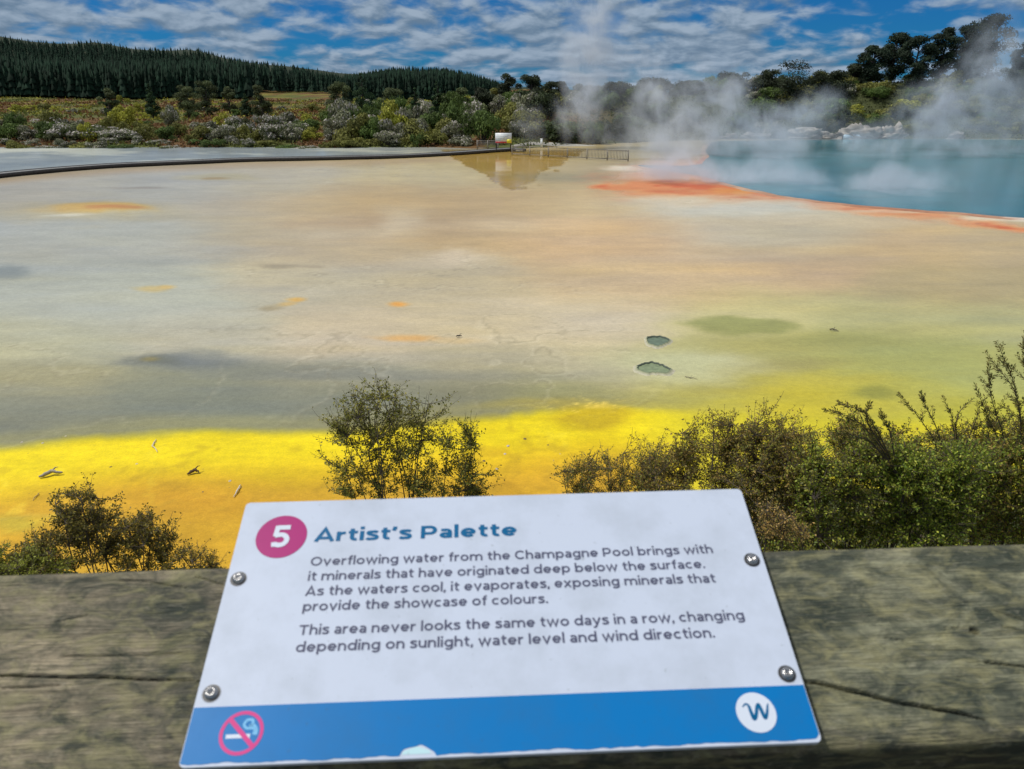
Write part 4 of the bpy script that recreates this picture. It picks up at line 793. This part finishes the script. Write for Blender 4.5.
# blue band with a worn, chipped bottom edge; gap where paint has peeled
vb = (suv(188, 709)[1]+suv(806, 684)[1])/2
pl = suv(418, 748)[0]
bot = []
for x in np.linspace(.0006, Wd-.0006, 260):
    y = .0018+.0012*float(fbm(np.array(x*130.), np.array(0.), 3))+.0016*max(0, float(fbm(np.array(x*30.), np.array(1.), 4)))
    d = (x-pl)/.0125
    if abs(d) < 1: y += .0065*math.sqrt(1-d*d)*(1+.12*math.sin(x*500))
    if x > Wd-.006: y = max(y, .0045*((x-(Wd-.006))/.006)**2+.002)
    if x < .004: y = max(y, .002)
    bot.append((x, y))
P = bot+[(Wd-.0005, vb), (.0005, vb)]
prism('blue_band', P, .00005, .0003, M_sb, sg)
pe = [(pl+.010*math.cos(a_)-.001, .0028+.0045*max(0, math.sin(a_))*(1+.1*math.sin(a_*5))) for a_ in np.linspace(0, math.pi, 16)]
prism('peeled_patch', pe, .00005, .0002, sign_mat('peeled_paint', (.42, .62, .66), .3, .6), sg)
def disc(name, c, r_, z0, z1, m, n=48): return prism(name, [(c[0]+r_*math.cos(a_), c[1]+r_*math.sin(a_)) for a_ in np.linspace(0, 2*math.pi, n, endpoint=False)], z0, z1, m, sg)
def ringp(name, c, r0, r1, z, m, extra=None, n=56):
    mb = MB(); an = np.linspace(0, 2*math.pi, n, endpoint=False); V = np.concatenate([np.stack([c[0]+r*np.cos(an), c[1]+r*np.sin(an), np.full(n, z)], 1) for r in (r0, r1)])
    mb.add(V, [[i, (i+1) % n, n+(i+1) % n, n+i][::-1] for i in range(n)])
    if extra is not None: mb.add(extra, [[0, 1, 2, 3]])
    return mb.build(name, m, sg)
def ribbon(name, pts, wid, z, m, parent):
    p = np.array(pts, float); t_ = np.gradient(p, axis=0); t_ /= np.linalg.norm(t_, axis=1)[:, None]+1e-9; nrm_ = np.stack([-t_[:, 1], t_[:, 0]], 1); wid = np.broadcast_to(wid, (len(p),))[:, None]
    a_ = np.concatenate([p+nrm_*wid/2, np.full((len(p), 1), z)], 1); b_ = np.concatenate([p-nrm_*wid/2, np.full((len(p), 1), z)], 1); mb = MB()
    mb.add(np.concatenate([a_, b_]), [[i, len(p)+i, len(p)+i+1, i+1] for i in range(len(p)-1)]); return mb.build(name, m, parent)
def catm(pts, n=8):
    P = [np.array(p, float) for p in pts]; P = [2*P[0]-P[1]]+P+[2*P[-1]-P[-2]]; o_ = []
    for i in range(1, len(P)-2):
        a, b, c, d = P[i-1], P[i], P[i+1], P[i+2]
        for k in range(n): t_ = k/n; o_.append(.5*((2*b)+(-a+c)*t_+(2*a-5*b+4*c-d)*t_**2+(-a+3*b-3*c+d)*t_**3))
    o_.append(P[-2]); return np.array(o_)
c5 = suv(281.5, 536.5); r5 = (suv(307, 535.5)[0]-suv(256, 538)[0])/2
disc('number_disc', c5, r5, .00005, .0003, M_pk)
cn = suv(241.5, 733); rn = (suv(263.5, 732)[0]-suv(219.5, 734)[0])/2
k_ = rn*.88; q_ = .09*rn*1.05; dv = np.array([.7071, -.7071]); pv = np.array([.7071, .7071])
sl = [np.append(np.array(cn)+dv*s1*k_+pv*s2*q_*1.1, .00055) for s1, s2 in ((-1, 1), (-1, -1), (1, -1), (1, 1))]
ringp('no_smoking_ring', cn, rn*.84, rn, .0005, M_pk2, extra=sl)
prism('cigarette_mark', [(cn[0]-.68*rn, cn[1]-.24*rn), (cn[0]+.42*rn, cn[1]-.24*rn), (cn[0]+.42*rn, cn[1]-.06*rn), (cn[0]-.68*rn, cn[1]-.06*rn)], .00035, .00045, M_wp, sg)
ribbon('smoke_mark', catm([(cn[0]+a_*rn, cn[1]+b_*rn) for a_, b_ in ((.56, -.1), (.6, .12), (.45, .2), (.2, .2), (.05, .38), (.18, .58), (.42, .55), (.42, .36), (.3, .3), (.5, .34), (.68, .1), (.66, -.12))]), .1*rn*1.2, .00042, M_cy, sg)
cw = suv(756, 712.5); rw = (suv(776, 712)[0]-suv(736.5, 713)[0])/2
disc('emblem_disc', cw, rw, .00035, .0005, M_wp)
wpts = [(-.62, .28), (-.45, .42), (-.30, .34), (-.26, .05), (-.18, -.32), (-.02, -.1), (.12, .30), (.22, .38), (.28, .1), (.38, -.3), (.55, -.02), (.66, .3), (.72, .42)]
pw = catm([(cw[0]+a_*rw, cw[1]+b_*rw) for a_, b_ in wpts]); ww = np.interp(np.linspace(0, 1, len(pw)), [0, .15, .3, .42, .55, .66, .8, 1], [.06, .12, .2, .18, .13, .2, .16, .04])*rw
ribbon('emblem_letter', pw, ww, .0006, M_tt, sg)
def arc(cx, cy, rx, ry, a0, a1, n=18):
    t_ = np.radians(np.linspace(a0, a1, n)); return [(cx+rx*math.cos(q), cy+ry*math.sin(q)) for q in t_]
def glyph(c, w):
    h = w/2; X_ = .74; l = lambda *p: list(p)
    o = lambda cx, wd: arc(cx, X_/2, wd/2-h, X_/2-h, 0, 360, 36)
    arch = lambda x0, x1: [(x0, .36)]+arc((x0+x1)/2, .42, (x1-x0)/2, X_-.42-h, 180, 0)+[(x1, 0)]
    G = {'o': ([o(.38, .76)], .76), 'c': ([arc(.37, .37, .37-h, .37-h, 48, 312, 26)], .66), 'e': ([arc(.37, .37, .37-h, .37-h, 0, 318, 28), l((h, .36), (.74-h*.6, .36))], .74),
     'a': ([l((.60-h, 0), (.60-h, .45)), [(.07, .63)]+arc(.31, .47, .29-h, .27-h, 112, 0, 14), arc(.29, .22, .29-h, .225-h*.9, 0, 360, 26)], .60),
     'b': ([l((h, 0), (h, 1.06)), o(.39, .74)], .76), 'd': ([l((.76-h, 0), (.76-h, 1.06)), o(.37, .74)], .76), 'p': ([l((h, -.28), (h, .74)), o(.39, .74)], .76),
     'g': ([l((.74-h, .74), (.74-h, -.02)), o(.37, .72), arc(.37, -.02, .37-h, .27-h, 0, -145, 16)], .74),
     'f': ([l((.20, 0), (.20, .82)), arc(.40, .82, .20, .24-h, 180, 78, 10), l((.02, .67), (.42, .67))], .42), 'h': ([l((h, 0), (h, 1.06)), arch(h, .68-h)], .68), 'n': ([l((h, 0), (h, .74)), arch(h, .68-h)], .68),
     'm': ([l((h, 0), (h, .74)), arch(h, .59), arch(.59, 1.18-h)], 1.18), 'u': ([l((.67-h, 0), (.67-h, .74)), [(h, .74)]+arc(.335, .32, .335-h, .32-h, 180, 360)+[(.67-h, .4)]], .67),
     'r': ([l((h, 0), (h, .74)), [(h, .34)]+arc(.42, .40, .42-h, .34-h, 180, 88, 12)], .44), 'i': ([l((h, 0), (h, .74)), l((h, .88), (h, .88+w*1.1))], w), 'l': ([l((h, 0), (h, 1.06))], w),
     'k': ([l((h, 0), (h, 1.06)), l((h, .27), (.60, .74)), l((.26, .46), (.66, 0))], .66),
     's': ([catm([(.54, .60), (.42, .665), (.28, .68-h*.2), (.13, .64), (.09, .55), (.18, .45), (.33, .39), (.47, .32), (.51, .20), (.42, .10), (.27, h), (.14, .085), (.03, .16)], 5).tolist()], .58),
     't': ([[(.20, .95)]+[(.20, .26)]+arc(.38, .24, .18, .24-h, 180, 290, 10), l((.02, .67), (.46, .67))], .46), 'v': ([l((.07, .74), (.36, 0.03), (.65, .74))], .72), 'w': ([l((.06, .74), (.29, .03), (.53, .70), (.77, .03), (1.0, .74))], 1.06),
     'x': ([l((.05, 0), (.62, .74)), l((.62, 0), (.05, .74))], .68), 'y': ([l((.07, .74), (.37, .03)), l((.66, .74), (.33, -.06), (.22, -.21), (.05, -.23))], .72),
     'O': ([arc(.52, .5, .52-h, .515-h, 0, 360, 40)], 1.04), 'C': ([arc(.50, .5, .50-h, .515-h, 42, 318, 32)], .90), 'P': ([l((h, 0), (h, 1)), [(h, 1-h), (.45, 1-h)]+arc(.45, .645, .33-h, .355-h, 90, -90, 16)+[(h, .29+h)]], .80),
     'A': ([l((.06, 0), (.46, 1), (.86, 0)), l((.2, .27), (.72, .27))], .92), 'T': ([l((0, 1-h), (.80, 1-h)), l((.40, 0), (.40, 1-w))], .80),
     '.': ([l((h, 0), (h, w*1.05))], w), ',': ([l((h, w*1.05), (h*1.0, 0), (h*.3, -.14))], w), "'": ([l((h*1.1, 1.02), (h, .86), (h*.35, .70))], w*1.1),
     '5': ([l((.70, 1-h), (.20, 1-h)), l((.205, .98), (.165, .50)), [(.15, .53)]+arc(.37, .335, .37-h, .335-h, 110, -125, 16)+[(.07, .12)]], .78)}
    return G[c]
def text(name, s_, left, right, cap, m, w=.155, z=.0003, gap=.115):
    x = 0; ST = []
    for ch in s_:
        if ch == ' ': x += .35; continue
        st_, ad = glyph(ch, w); ST += [(np.array(q, float)+[x, 0]) for q in st_]; x += ad+gap
    x -= gap; sx = (right-left[0])/x; print(name, s_[:12], 'xscale/cap', round(sx/cap, 3)); mb = MB()
    for i, q in enumerate(ST):
        closed = np.allclose(q[0], q[-1]); q = q[np.r_[True, np.linalg.norm(np.diff(q, axis=0), axis=1) > 1e-6]]; t_ = np.diff(q, axis=0); t_ /= np.linalg.norm(t_, axis=1)[:, None]
        nr = np.stack([-t_[:, 1], t_[:, 0]], 1)
        if closed: nv = np.concatenate([nr[-1:]+nr[:1], nr[:-1]+nr[1:], nr[-1:]+nr[:1]])
        else: nv = np.concatenate([nr[:1]*2, nr[:-1]+nr[1:], nr[-1:]*2])
        L2 = np.linalg.norm(nv, axis=1)[:, None]; nv = nv/L2; miter = np.minimum(2/np.maximum(L2, .5), 2.2); a_ = q+nv*w/2*miter; b_ = q-nv*w/2*miter
        k = len(q); V = np.concatenate([a_, b_])*[sx, cap]+np.array(left); V = np.concatenate([V, np.full((2*k, 1), z+(i % 8)*.000012)], 1)
        mb.add(V, [[j, k+j, k+j+1, j+1] for j in range(k-1)])
    return mb.build(name, m, sg)
LN = [("Overflowing water from the Champagne Pool brings with", (311, 567), (713, 552)), ("it minerals that have originated deep below the surface.", (308, 582), (705, 567)), ("As the waters cool, it evaporates, exposing minerals that", (305, 596.5), (716, 582)),
      ("provide the showcase of colours.", (302, 611), (548, 603.5)), ("This area never looks the same two days in a row, changing", (298, 635), (745, 620)), ("depending on sunlight, water level and wind direction.", (294, 653), (715, 637))]
lp = [(s_, suv(*a_), suv(*b_)) for s_, a_, b_ in LN]
for (s_, a_, b_) in lp: print('LINE', [round(q*1000, 1) for q in (*a_, *b_)])
lx = np.mean([a_[0] for _, a_, _ in lp])
for s_, a_, b_ in lp: text('text_line', s_, (lx, (a_[1]+b_[1])/2), b_[0], .0084, M_bt, .168)
ta, tb = suv(316, 542), suv(517, 535.5); print('TITLE', ta, tb, 'c5', c5, r5, 'cn', cn, rn, 'cw', cw, rw, vb)
text('title_text', "Artist's Palette", (lx, (ta[1]+tb[1])/2), tb[0], .0130, M_tt, .20)
t5 = suv(270, 547); t5b = suv(293, 546)
text('number_text', "5", (c5[0]-r5*.40, c5[1]-r5*.52), c5[0]+r5*.38, r5*1.04, M_wp, .20, z=.0006)
# bolts
M_bolt = mat('steel_bolt', col=(.38, .37, .36), rough=.24, metal=1, bump=.2, bscale=300, obj_coord=True); M_wash = mat('bolt_recess', col=(.06, .06, .06), rough=.5, metal=.6)
def bolt(px_, py_):
    c = suv(px_, py_); b = MB(); n = 20; an = np.linspace(0, 2*math.pi, n, endpoint=False); R_ = .0050
    prof = [(R_, 0.0003), (R_, .0012), (R_*.88, .0024), (R_*.62, .0034), (R_*.45, .0036), (R_*.36, .0022), (.0001, .002)]
    V = np.concatenate([np.stack([c[0]+r*np.cos(an)*(1 if i < 4 else 1), c[1]+r*np.sin(an), np.full(n, z)], 1) for i, (r, z) in enumerate(prof)])
    b.add(V, [[j*n+i, j*n+(i+1) % n, (j+1)*n+(i+1) % n, (j+1)*n+i] for j in range(len(prof)-1) for i in range(n)]); o = b.build('bolt', M_bolt, sg, smooth=True)
    prism('washer', [(c[0]+.0067*math.cos(a_), c[1]+.0067*math.sin(a_)) for a_ in an], .00005, .0003, M_wash, o)
    prism('spacer', [(c[0]+.008*math.cos(a_), c[1]+.008*math.sin(a_)) for a_ in an], -.0118, -.0042, M_wash, o)
for q in ((238.5, 579), (211.5, 693.5), (752, 560), (787, 674)): bolt(*q)

# ================================================================== HANDRAIL
G = .0125
hr = empty('timber_handrail', tuple(O-nn_*G), 'weathered grey-green timber handrail carrying the white sign', 'handrail'); hr.rotation_euler = Rm.to_euler()
cracks = [([(0, 675), (90, 676), (200, 681)], .0011, .0022), ([(0, 688), (60, 684)], .0008, .0015), ([(60, 655), (130, 655), (200, 652)], .0005, .001), ([(55, 622), (90, 614)], .0006, .001), ([(-200, 610), (-20, 612)], .001, .002), ([(120, 580), (150, 582), (187, 588)], .0006, .0015), ([(195, 577), (226, 586)], .0006, .0012),
          ([(806, 681), (850, 690), (905, 703), (960, 712), (985, 719)], .0015, .003), ([(985, 661), (1010, 664), (1060, 668), (1200, 672)], .0009, .002), ([(970, 632), (965, 628), (940, 626)], .0004, .0008), ([(990, 608), (1030, 622)], .0006, .001), ([(1000, 625), (1060, 640)], .0006, .001), ([(905, 640), (880, 637)], .0004, .0008), ([(1100, 600), (1300, 610)], .001, .002)]
cr = [([suv(*p, g_=G) for p in pts], w_*.75, d_*1.8) for pts, w_, d_ in cracks]
v0, v1 = -.001, .1695; RR = .009; TK = .085
us = np.concatenate([np.arange(-1.5, -.26, .02), np.arange(-.26, .0, .0009), np.arange(0, .44, .01), np.arange(.44, .76, .0009), np.arange(.76, 2.4, .02)])
prof = [(v0+RR-RR*math.cos(a_)*1, -RR+RR*math.sin(a_)) for a_ in np.linspace(0, math.pi/2, 6)]
prof += [(v, 0) for v in np.arange(v0+RR+.0009, v1-RR, .0009)]
prof += [(v1-RR+RR*math.sin(a_), -RR+RR*math.cos(a_)) for a_ in np.linspace(0, math.pi/2, 6)]
prof += [(v1, -TK*.5), (v1-.004, -TK), (v0+.004, -TK), (v0, -TK*.5)]
pr = np.array(prof); U, Vv = np.meshgrid(us, pr[:, 0], indexing='ij'); Wv = np.broadcast_to(pr[:, 1], U.shape).copy()
top = (Wv > -RR-.001)
hgt = .0007*fbm(U*14, Vv*160, 201)+.00035*fbm(U*60, Vv*900, 202)+.0016*fbm(U*4, Vv*20, 203)
dark = np.zeros(U.shape)
for pts, w_, d_ in cr:
    dm = np.full(U.shape, 1e9)
    L_tot = len(pts)-1
    jit = .0009*fbm(U*90, Vv*0, 205)
    for i, (a_, b_) in enumerate(zip(pts[:-1], pts[1:])):
        vx, vy = b_[0]-a_[0], b_[1]-a_[1]; tt_ = ((U-a_[0])*vx+(Vv+jit-a_[1])*vy)/(vx*vx+vy*vy); tc_ = np.clip(tt_, 0, 1)
        gt = (i+tc_)/L_tot; dm = np.minimum(dm, np.hypot(U-a_[0]-tc_*vx, Vv+jit-a_[1]-tc_*vy)/(.25+.95*np.clip(4*gt*(1-gt)+(.7*(1-gt) if len(pts) > 2 else 0), 0, 1)))
    k = 1-sstep(w_*.25, w_*1.7, dm); hgt = hgt-d_*k; dark = np.maximum(dark, k)
kn = suv(975, 630, G); kd = np.hypot((U-kn[0])/1.1, Vv-kn[1]); k = 1-sstep(.0022, .0042, kd); hgt -= .004*k; dark = np.maximum(dark, k)
Wv = Wv+np.where(top, hgt, 0)
gr = fbm(U*9+.3*fbm(U*30, Vv*60, 211), Vv*240, 212, 5); pt = fbm(U*14, Vv*30, 213, 5); pt2 = fbm(U*30, Vv*70, 214, 4); al = fbm(U*7+3, Vv*14, 215, 4)
tone = np.array([.27, .24, .165])*(1+.5*gr[..., None])
lf = (1-sstep(0.1, .3, U))[..., None]
tone = tone*(lf*np.array([1.12, 1.05, 1.02])+(1-lf)*np.array([.86, .95, .88]))
dkm = sstep(-.10, .38, pt+.45*pt2+.25*al)[..., None]*(.35+.65*sstep(.2, .45, U))[..., None]; tone = tone*(1-dkm*.8)+np.array([.026, .038, .030])*dkm*.8
ygm = sstep(.12, .5, al-.3*pt2)[..., None]*(1-dkm); tone = tone*(1-.5*ygm)+np.array([.25, .235, .10])*.5*ygm
# darker tone round the sign's side edges, fading outward
du = np.maximum(np.maximum(-U, U-Wd), 0); ed = np.exp(-(du/.042)**2)*(.75+.5*pt2); edk = np.clip(ed, 0, 1)[..., None]; tone = tone*(1-.62*edk)+np.array([.022, .030, .034])*.62*edk
c1 = suv(160, 610, G); s1 = np.exp(-((U-c1[0])/.055)**2-((Vv-c1[1])/.024)**2)[..., None]*np.clip(.8+.8*pt2, 0, 1)[..., None]; tone = tone*(1-.75*s1)+np.array([.03, .04, .036])*.75*s1
lipm = (np.exp(-((Vv-v0)/.012)**2)+.6*np.exp(-((Vv-v1)/.008)**2))[..., None]; tone = tone*(1-.6*lipm)+np.array([.20, .155, .10])*.6*lipm*(1+.4*gr[..., None])
tone = tone*(1-.93*dark[..., None]); tone = np.clip(tone, .004, 1)
nu_, nv_ = U.shape; fi = grid_faces(nu_, nv_)
wrap = np.array([[i*nv_+nv_-1, i*nv_, (i+1)*nv_, (i+1)*nv_+nv_-1][::1] for i in range(nu_-1)])
tone = np.where((Wv < -.012)[..., None]|(Vv < v0+.0008)[..., None], tone*.3, tone)  # shade on the near face and underside painted into the vertex colour
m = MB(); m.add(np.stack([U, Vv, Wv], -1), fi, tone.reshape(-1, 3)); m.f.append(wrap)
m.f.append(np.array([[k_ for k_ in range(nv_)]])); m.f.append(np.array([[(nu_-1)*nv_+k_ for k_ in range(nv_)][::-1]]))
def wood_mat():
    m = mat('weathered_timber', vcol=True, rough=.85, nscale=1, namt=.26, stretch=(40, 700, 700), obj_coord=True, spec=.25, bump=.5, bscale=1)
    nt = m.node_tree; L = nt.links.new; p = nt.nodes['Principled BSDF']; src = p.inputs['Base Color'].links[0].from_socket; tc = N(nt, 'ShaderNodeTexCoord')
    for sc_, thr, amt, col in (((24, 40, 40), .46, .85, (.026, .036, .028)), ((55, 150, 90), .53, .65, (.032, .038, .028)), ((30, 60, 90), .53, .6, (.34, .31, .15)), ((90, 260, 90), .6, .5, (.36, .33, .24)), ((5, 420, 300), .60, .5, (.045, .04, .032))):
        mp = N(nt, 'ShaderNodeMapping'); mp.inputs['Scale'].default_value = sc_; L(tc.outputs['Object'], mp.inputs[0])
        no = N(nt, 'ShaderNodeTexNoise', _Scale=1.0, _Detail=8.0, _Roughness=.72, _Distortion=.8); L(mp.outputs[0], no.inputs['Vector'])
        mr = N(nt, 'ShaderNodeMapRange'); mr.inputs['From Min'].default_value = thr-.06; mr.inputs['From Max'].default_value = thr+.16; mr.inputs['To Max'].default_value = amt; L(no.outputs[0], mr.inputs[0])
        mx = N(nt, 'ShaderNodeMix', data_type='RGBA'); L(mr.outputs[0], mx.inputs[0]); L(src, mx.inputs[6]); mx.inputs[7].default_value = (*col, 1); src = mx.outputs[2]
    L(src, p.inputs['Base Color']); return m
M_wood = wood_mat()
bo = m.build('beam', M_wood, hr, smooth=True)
bm_ = bmesh.new(); bm_.from_mesh(bo.data); bmesh.ops.recalc_face_normals(bm_, faces=bm_.faces[:]); bm_.to_mesh(bo.data); bm_.free()
M_dtim = mat('dark_shade_timber', col=(.022, .021, .02), rough=.85, nscale=1, namt=.4, stretch=(200, 200, 30), obj_coord=True)  # near-black base colour carries the shade under the rail
Ri = Rm.transposed().to_4x4()
def world_box_part(name, lo, hi, yaw=0):   # box given in world metres, parented to the handrail
    Minv = (Matrix.Translation(Vector(O-nn_*G)) @ Rm.to_4x4()).inverted(); m = MB(); m.box(lo, hi, M=Minv); return m.build(name, M_dtim, hr)
for xp in (-1.35, .12, 1.5): world_box_part('post', (xp-.07, .45+xp*.04, 5.0), (xp+.07, .57+xp*.04, 6.53 if xp < 1 else 6.54))
Minv = (Matrix.Translation(Vector(O-nn_*G)) @ Rm.to_4x4()).inverted()
for zz in (6.12, 5.72):
    m = MB(); m.bar((-1.7, .415-.068, zz), (2.0, .415+.08, zz), .045, .14); o = m.build('lower_rail', M_dtim, hr); o.data.transform(Minv)
# lookout deck
M_board = mat('deck_boards', col=(.14, .125, .10), rough=.85, nscale=2, namt=.35, stretch=(3, 30, 30))
dk_ = empty('lookout_deck', (0, 0, 5.4), 'timber lookout deck under the handrail', 'deck')
m = MB()
for i in range(17): m.box((-3, -1.75+i*.145, -.04), (3, -1.75+i*.145+.138, 0))
m.build('decking', M_board, dk_); m = MB(); m.box((-3, .71, -.26), (3, .755, -.002)); m.build('edge_board', M_dtim, dk_)
for x in (-2.6, 0, 2.6):
    m = MB(); m.box((x-.06, -1.7, -.2), (x+.06, .7, -.043)); m.build('joist', M_dtim, dk_)
    m = MB(); m.box((x-.09, .5, -1.4), (x+.09, .68, -.202)); m.build('post', M_dtim, dk_)

# ================================================================== WORLD
SUN_EL, SUN_AZ = 60.0, -84.0   # azimuth clockwise from +Y (view direction): negative = to the left
w = bpy.data.worlds.new('World'); sc.world = w; w.use_nodes = True; nt = w.node_tree; L = nt.links.new; bg = nt.nodes['Background']; bg.inputs['Strength'].default_value = .11
sky = N(nt, 'ShaderNodeTexSky', sky_type='NISHITA', sun_disc=False, sun_elevation=math.radians(SUN_EL), sun_rotation=math.radians(SUN_AZ), altitude=400, air_density=1.0, dust_density=.3, ozone_density=2.0)
tc = N(nt, 'ShaderNodeTexCoord'); sx = N(nt, 'ShaderNodeSeparateXYZ'); L(tc.outputs['Generated'], sx.inputs[0])
def math_(op, a_, b_=None, c_=None):
    n = N(nt, 'ShaderNodeMath', operation=op)
    for i, q in enumerate((a_, b_, c_)):
        if q is None: continue
        if isinstance(q, (int, float)): n.inputs[i].default_value = q
        else: L(q, n.inputs[i])
    return n.outputs[0]
zc = math_('MAXIMUM', sx.outputs[2], 0.0)
az0 = math_('ARCTAN2', sx.outputs[0], sx.outputs[1]); cmb = N(nt, 'ShaderNodeCombineXYZ'); L(math_('MULTIPLY', az0, 21.0), cmb.inputs[0]); L(math_('MULTIPLY', math_('LOGARITHM', math_('ADD', zc, .055), math.e), 7.0), cmb.inputs[1])
mp = N(nt, 'ShaderNodeMapping'); mp.inputs['Scale'].default_value = (1, 1, 1); mp.inputs['Location'].default_value = (3.1, 7.7, 0); L(cmb.outputs[0], mp.inputs[0])
na = N(nt, 'ShaderNodeTexNoise', _Scale=1.0, _Detail=6.0, _Roughness=.52, _Distortion=.25); L(mp.outputs[0], na.inputs['Vector'])
nb = N(nt, 'ShaderNodeTexNoise', _Scale=.3, _Detail=2.0); L(mp.outputs[0], nb.inputs['Vector'])
mp2 = N(nt, 'ShaderNodeMapping'); mp2.inputs['Scale'].default_value = (1, 1, 1); mp2.inputs['Location'].default_value = (3.02, 8.05, 0); L(cmb.outputs[0], mp2.inputs[0])
nc = N(nt, 'ShaderNodeTexNoise', _Scale=1.0, _Detail=6.0, _Roughness=.52, _Distortion=.25); L(mp2.outputs[0], nc.inputs['Vector'])
cov = math_('ADD', na.outputs[0], math_('MULTIPLY', math_('SUBTRACT', nb.outputs[0], .5), .75))
# a clear blue gap low toward the pines
az = math_('ARCTAN2', sx.outputs[0], sx.outputs[1]); gap = math_('MULTIPLY', math_('EXPONENT', math_('MULTIPLY', math_('POWER', math_('DIVIDE', math_('SUBTRACT', az, .42), .10), 2.0), -1.0)), math_('EXPONENT', math_('MULTIPLY', math_('POWER', math_('DIVIDE', math_('SUBTRACT', zc, .085), .035), 2.0), -1.0)))
cov = math_('SUBTRACT', cov, math_('MULTIPLY', gap, .30))
mask = N(nt, 'ShaderNodeMapRange', interpolation_type='SMOOTHSTEP'); mask.inputs['From Min'].default_value = .27; mask.inputs['From Max'].default_value = .57; L(cov, mask.inputs[0])
lit = N(nt, 'ShaderNodeMapRange', interpolation_type='SMOOTHSTEP'); lit.inputs['From Min'].default_value = -.16; lit.inputs['From Max'].default_value = .20; L(math_('SUBTRACT', na.outputs[0], nc.outputs[0]), lit.inputs[0])
cc = N(nt, 'ShaderNodeMix', data_type='RGBA'); L(lit.outputs[0], cc.inputs[0]); cc.inputs[6].default_value = (1.2, 1.9, 2.8, 1); cc.inputs[7].default_value = (2.9, 3.7, 4.7, 1)
# high sky: brighter clouds for a natural ambient
hi = N(nt, 'ShaderNodeMapRange', interpolation_type='SMOOTHSTEP'); hi.inputs['From Min'].default_value = .15; hi.inputs['From Max'].default_value = .6; L(zc, hi.inputs[0])
ch = N(nt, 'ShaderNodeMix', data_type='RGBA'); L(hi.outputs[0], ch.inputs[0]); L(cc.outputs[2], ch.inputs[6]); ch.inputs[7].default_value = (5.6, 5.9, 6.3, 1)
tn = N(nt, 'ShaderNodeMix', data_type='RGBA'); L(hi.outputs[0], tn.inputs[0]); tn.inputs[6].default_value = (.035, .25, .56, 1); tn.inputs[7].default_value = (1, 1, 1, 1)
sk = N(nt, 'ShaderNodeVectorMath', operation='MULTIPLY'); L(sky.outputs[0], sk.inputs[0]); L(tn.outputs[2], sk.inputs[1])
fin = N(nt, 'ShaderNodeMix', data_type='RGBA'); L(mask.outputs[0], fin.inputs[0]); L(sk.outputs[0], fin.inputs[6]); L(ch.outputs[2], fin.inputs[7]); L(fin.outputs[2], bg.inputs[0])
sd = bpy.data.lights.new('sun', 'SUN'); sd.energy = 3.4; sd.angle = math.radians(.5); sd.color = (1, .965, .91); so_ = bpy.data.objects.new('sun', sd); COL.objects.link(so_)
el, az_ = math.radians(SUN_EL), math.radians(SUN_AZ); dirv = Vector((math.sin(az_)*math.cos(el), math.cos(az_)*math.cos(el), math.sin(el))); so_.rotation_euler = dirv.to_track_quat('Z', 'Y').to_euler(); so_.location = (-20, 10, 60)
# ================================================================== CAMERA
cd = bpy.data.cameras.new('camera'); cam = bpy.data.objects.new('camera', cd); COL.objects.link(cam); cam.location = tuple(CAM); cam.rotation_euler = (math.pi/2-TH, 0, 0)
cd.sensor_width = 36; cd.lens = F/1024*36; cd.clip_start = .02; cd.clip_end = 6000; sc.camera = cam
cd.dof.use_dof = True; cd.dof.focus_distance = 12; cd.dof.aperture_fstop = 13
sc.view_settings.view_transform = 'Standard'; sc.view_settings.look = 'None'; sc.view_settings.exposure = 0; sc.view_settings.gamma = 1
sc.cycles.use_denoising = True; sc.cycles.max_bounces = 6; sc.cycles.diffuse_bounces = 2; sc.cycles.glossy_bounces = 2; sc.cycles.transparent_max_bounces = 8; sc.cycles.volume_bounces = 1; sc.cycles.transmission_bounces = 2
try: sc.cycles.volume_step_rate = .5; sc.cycles.volume_max_steps = 256
except Exception: pass
sc.cycles.sample_clamp_indirect = 5
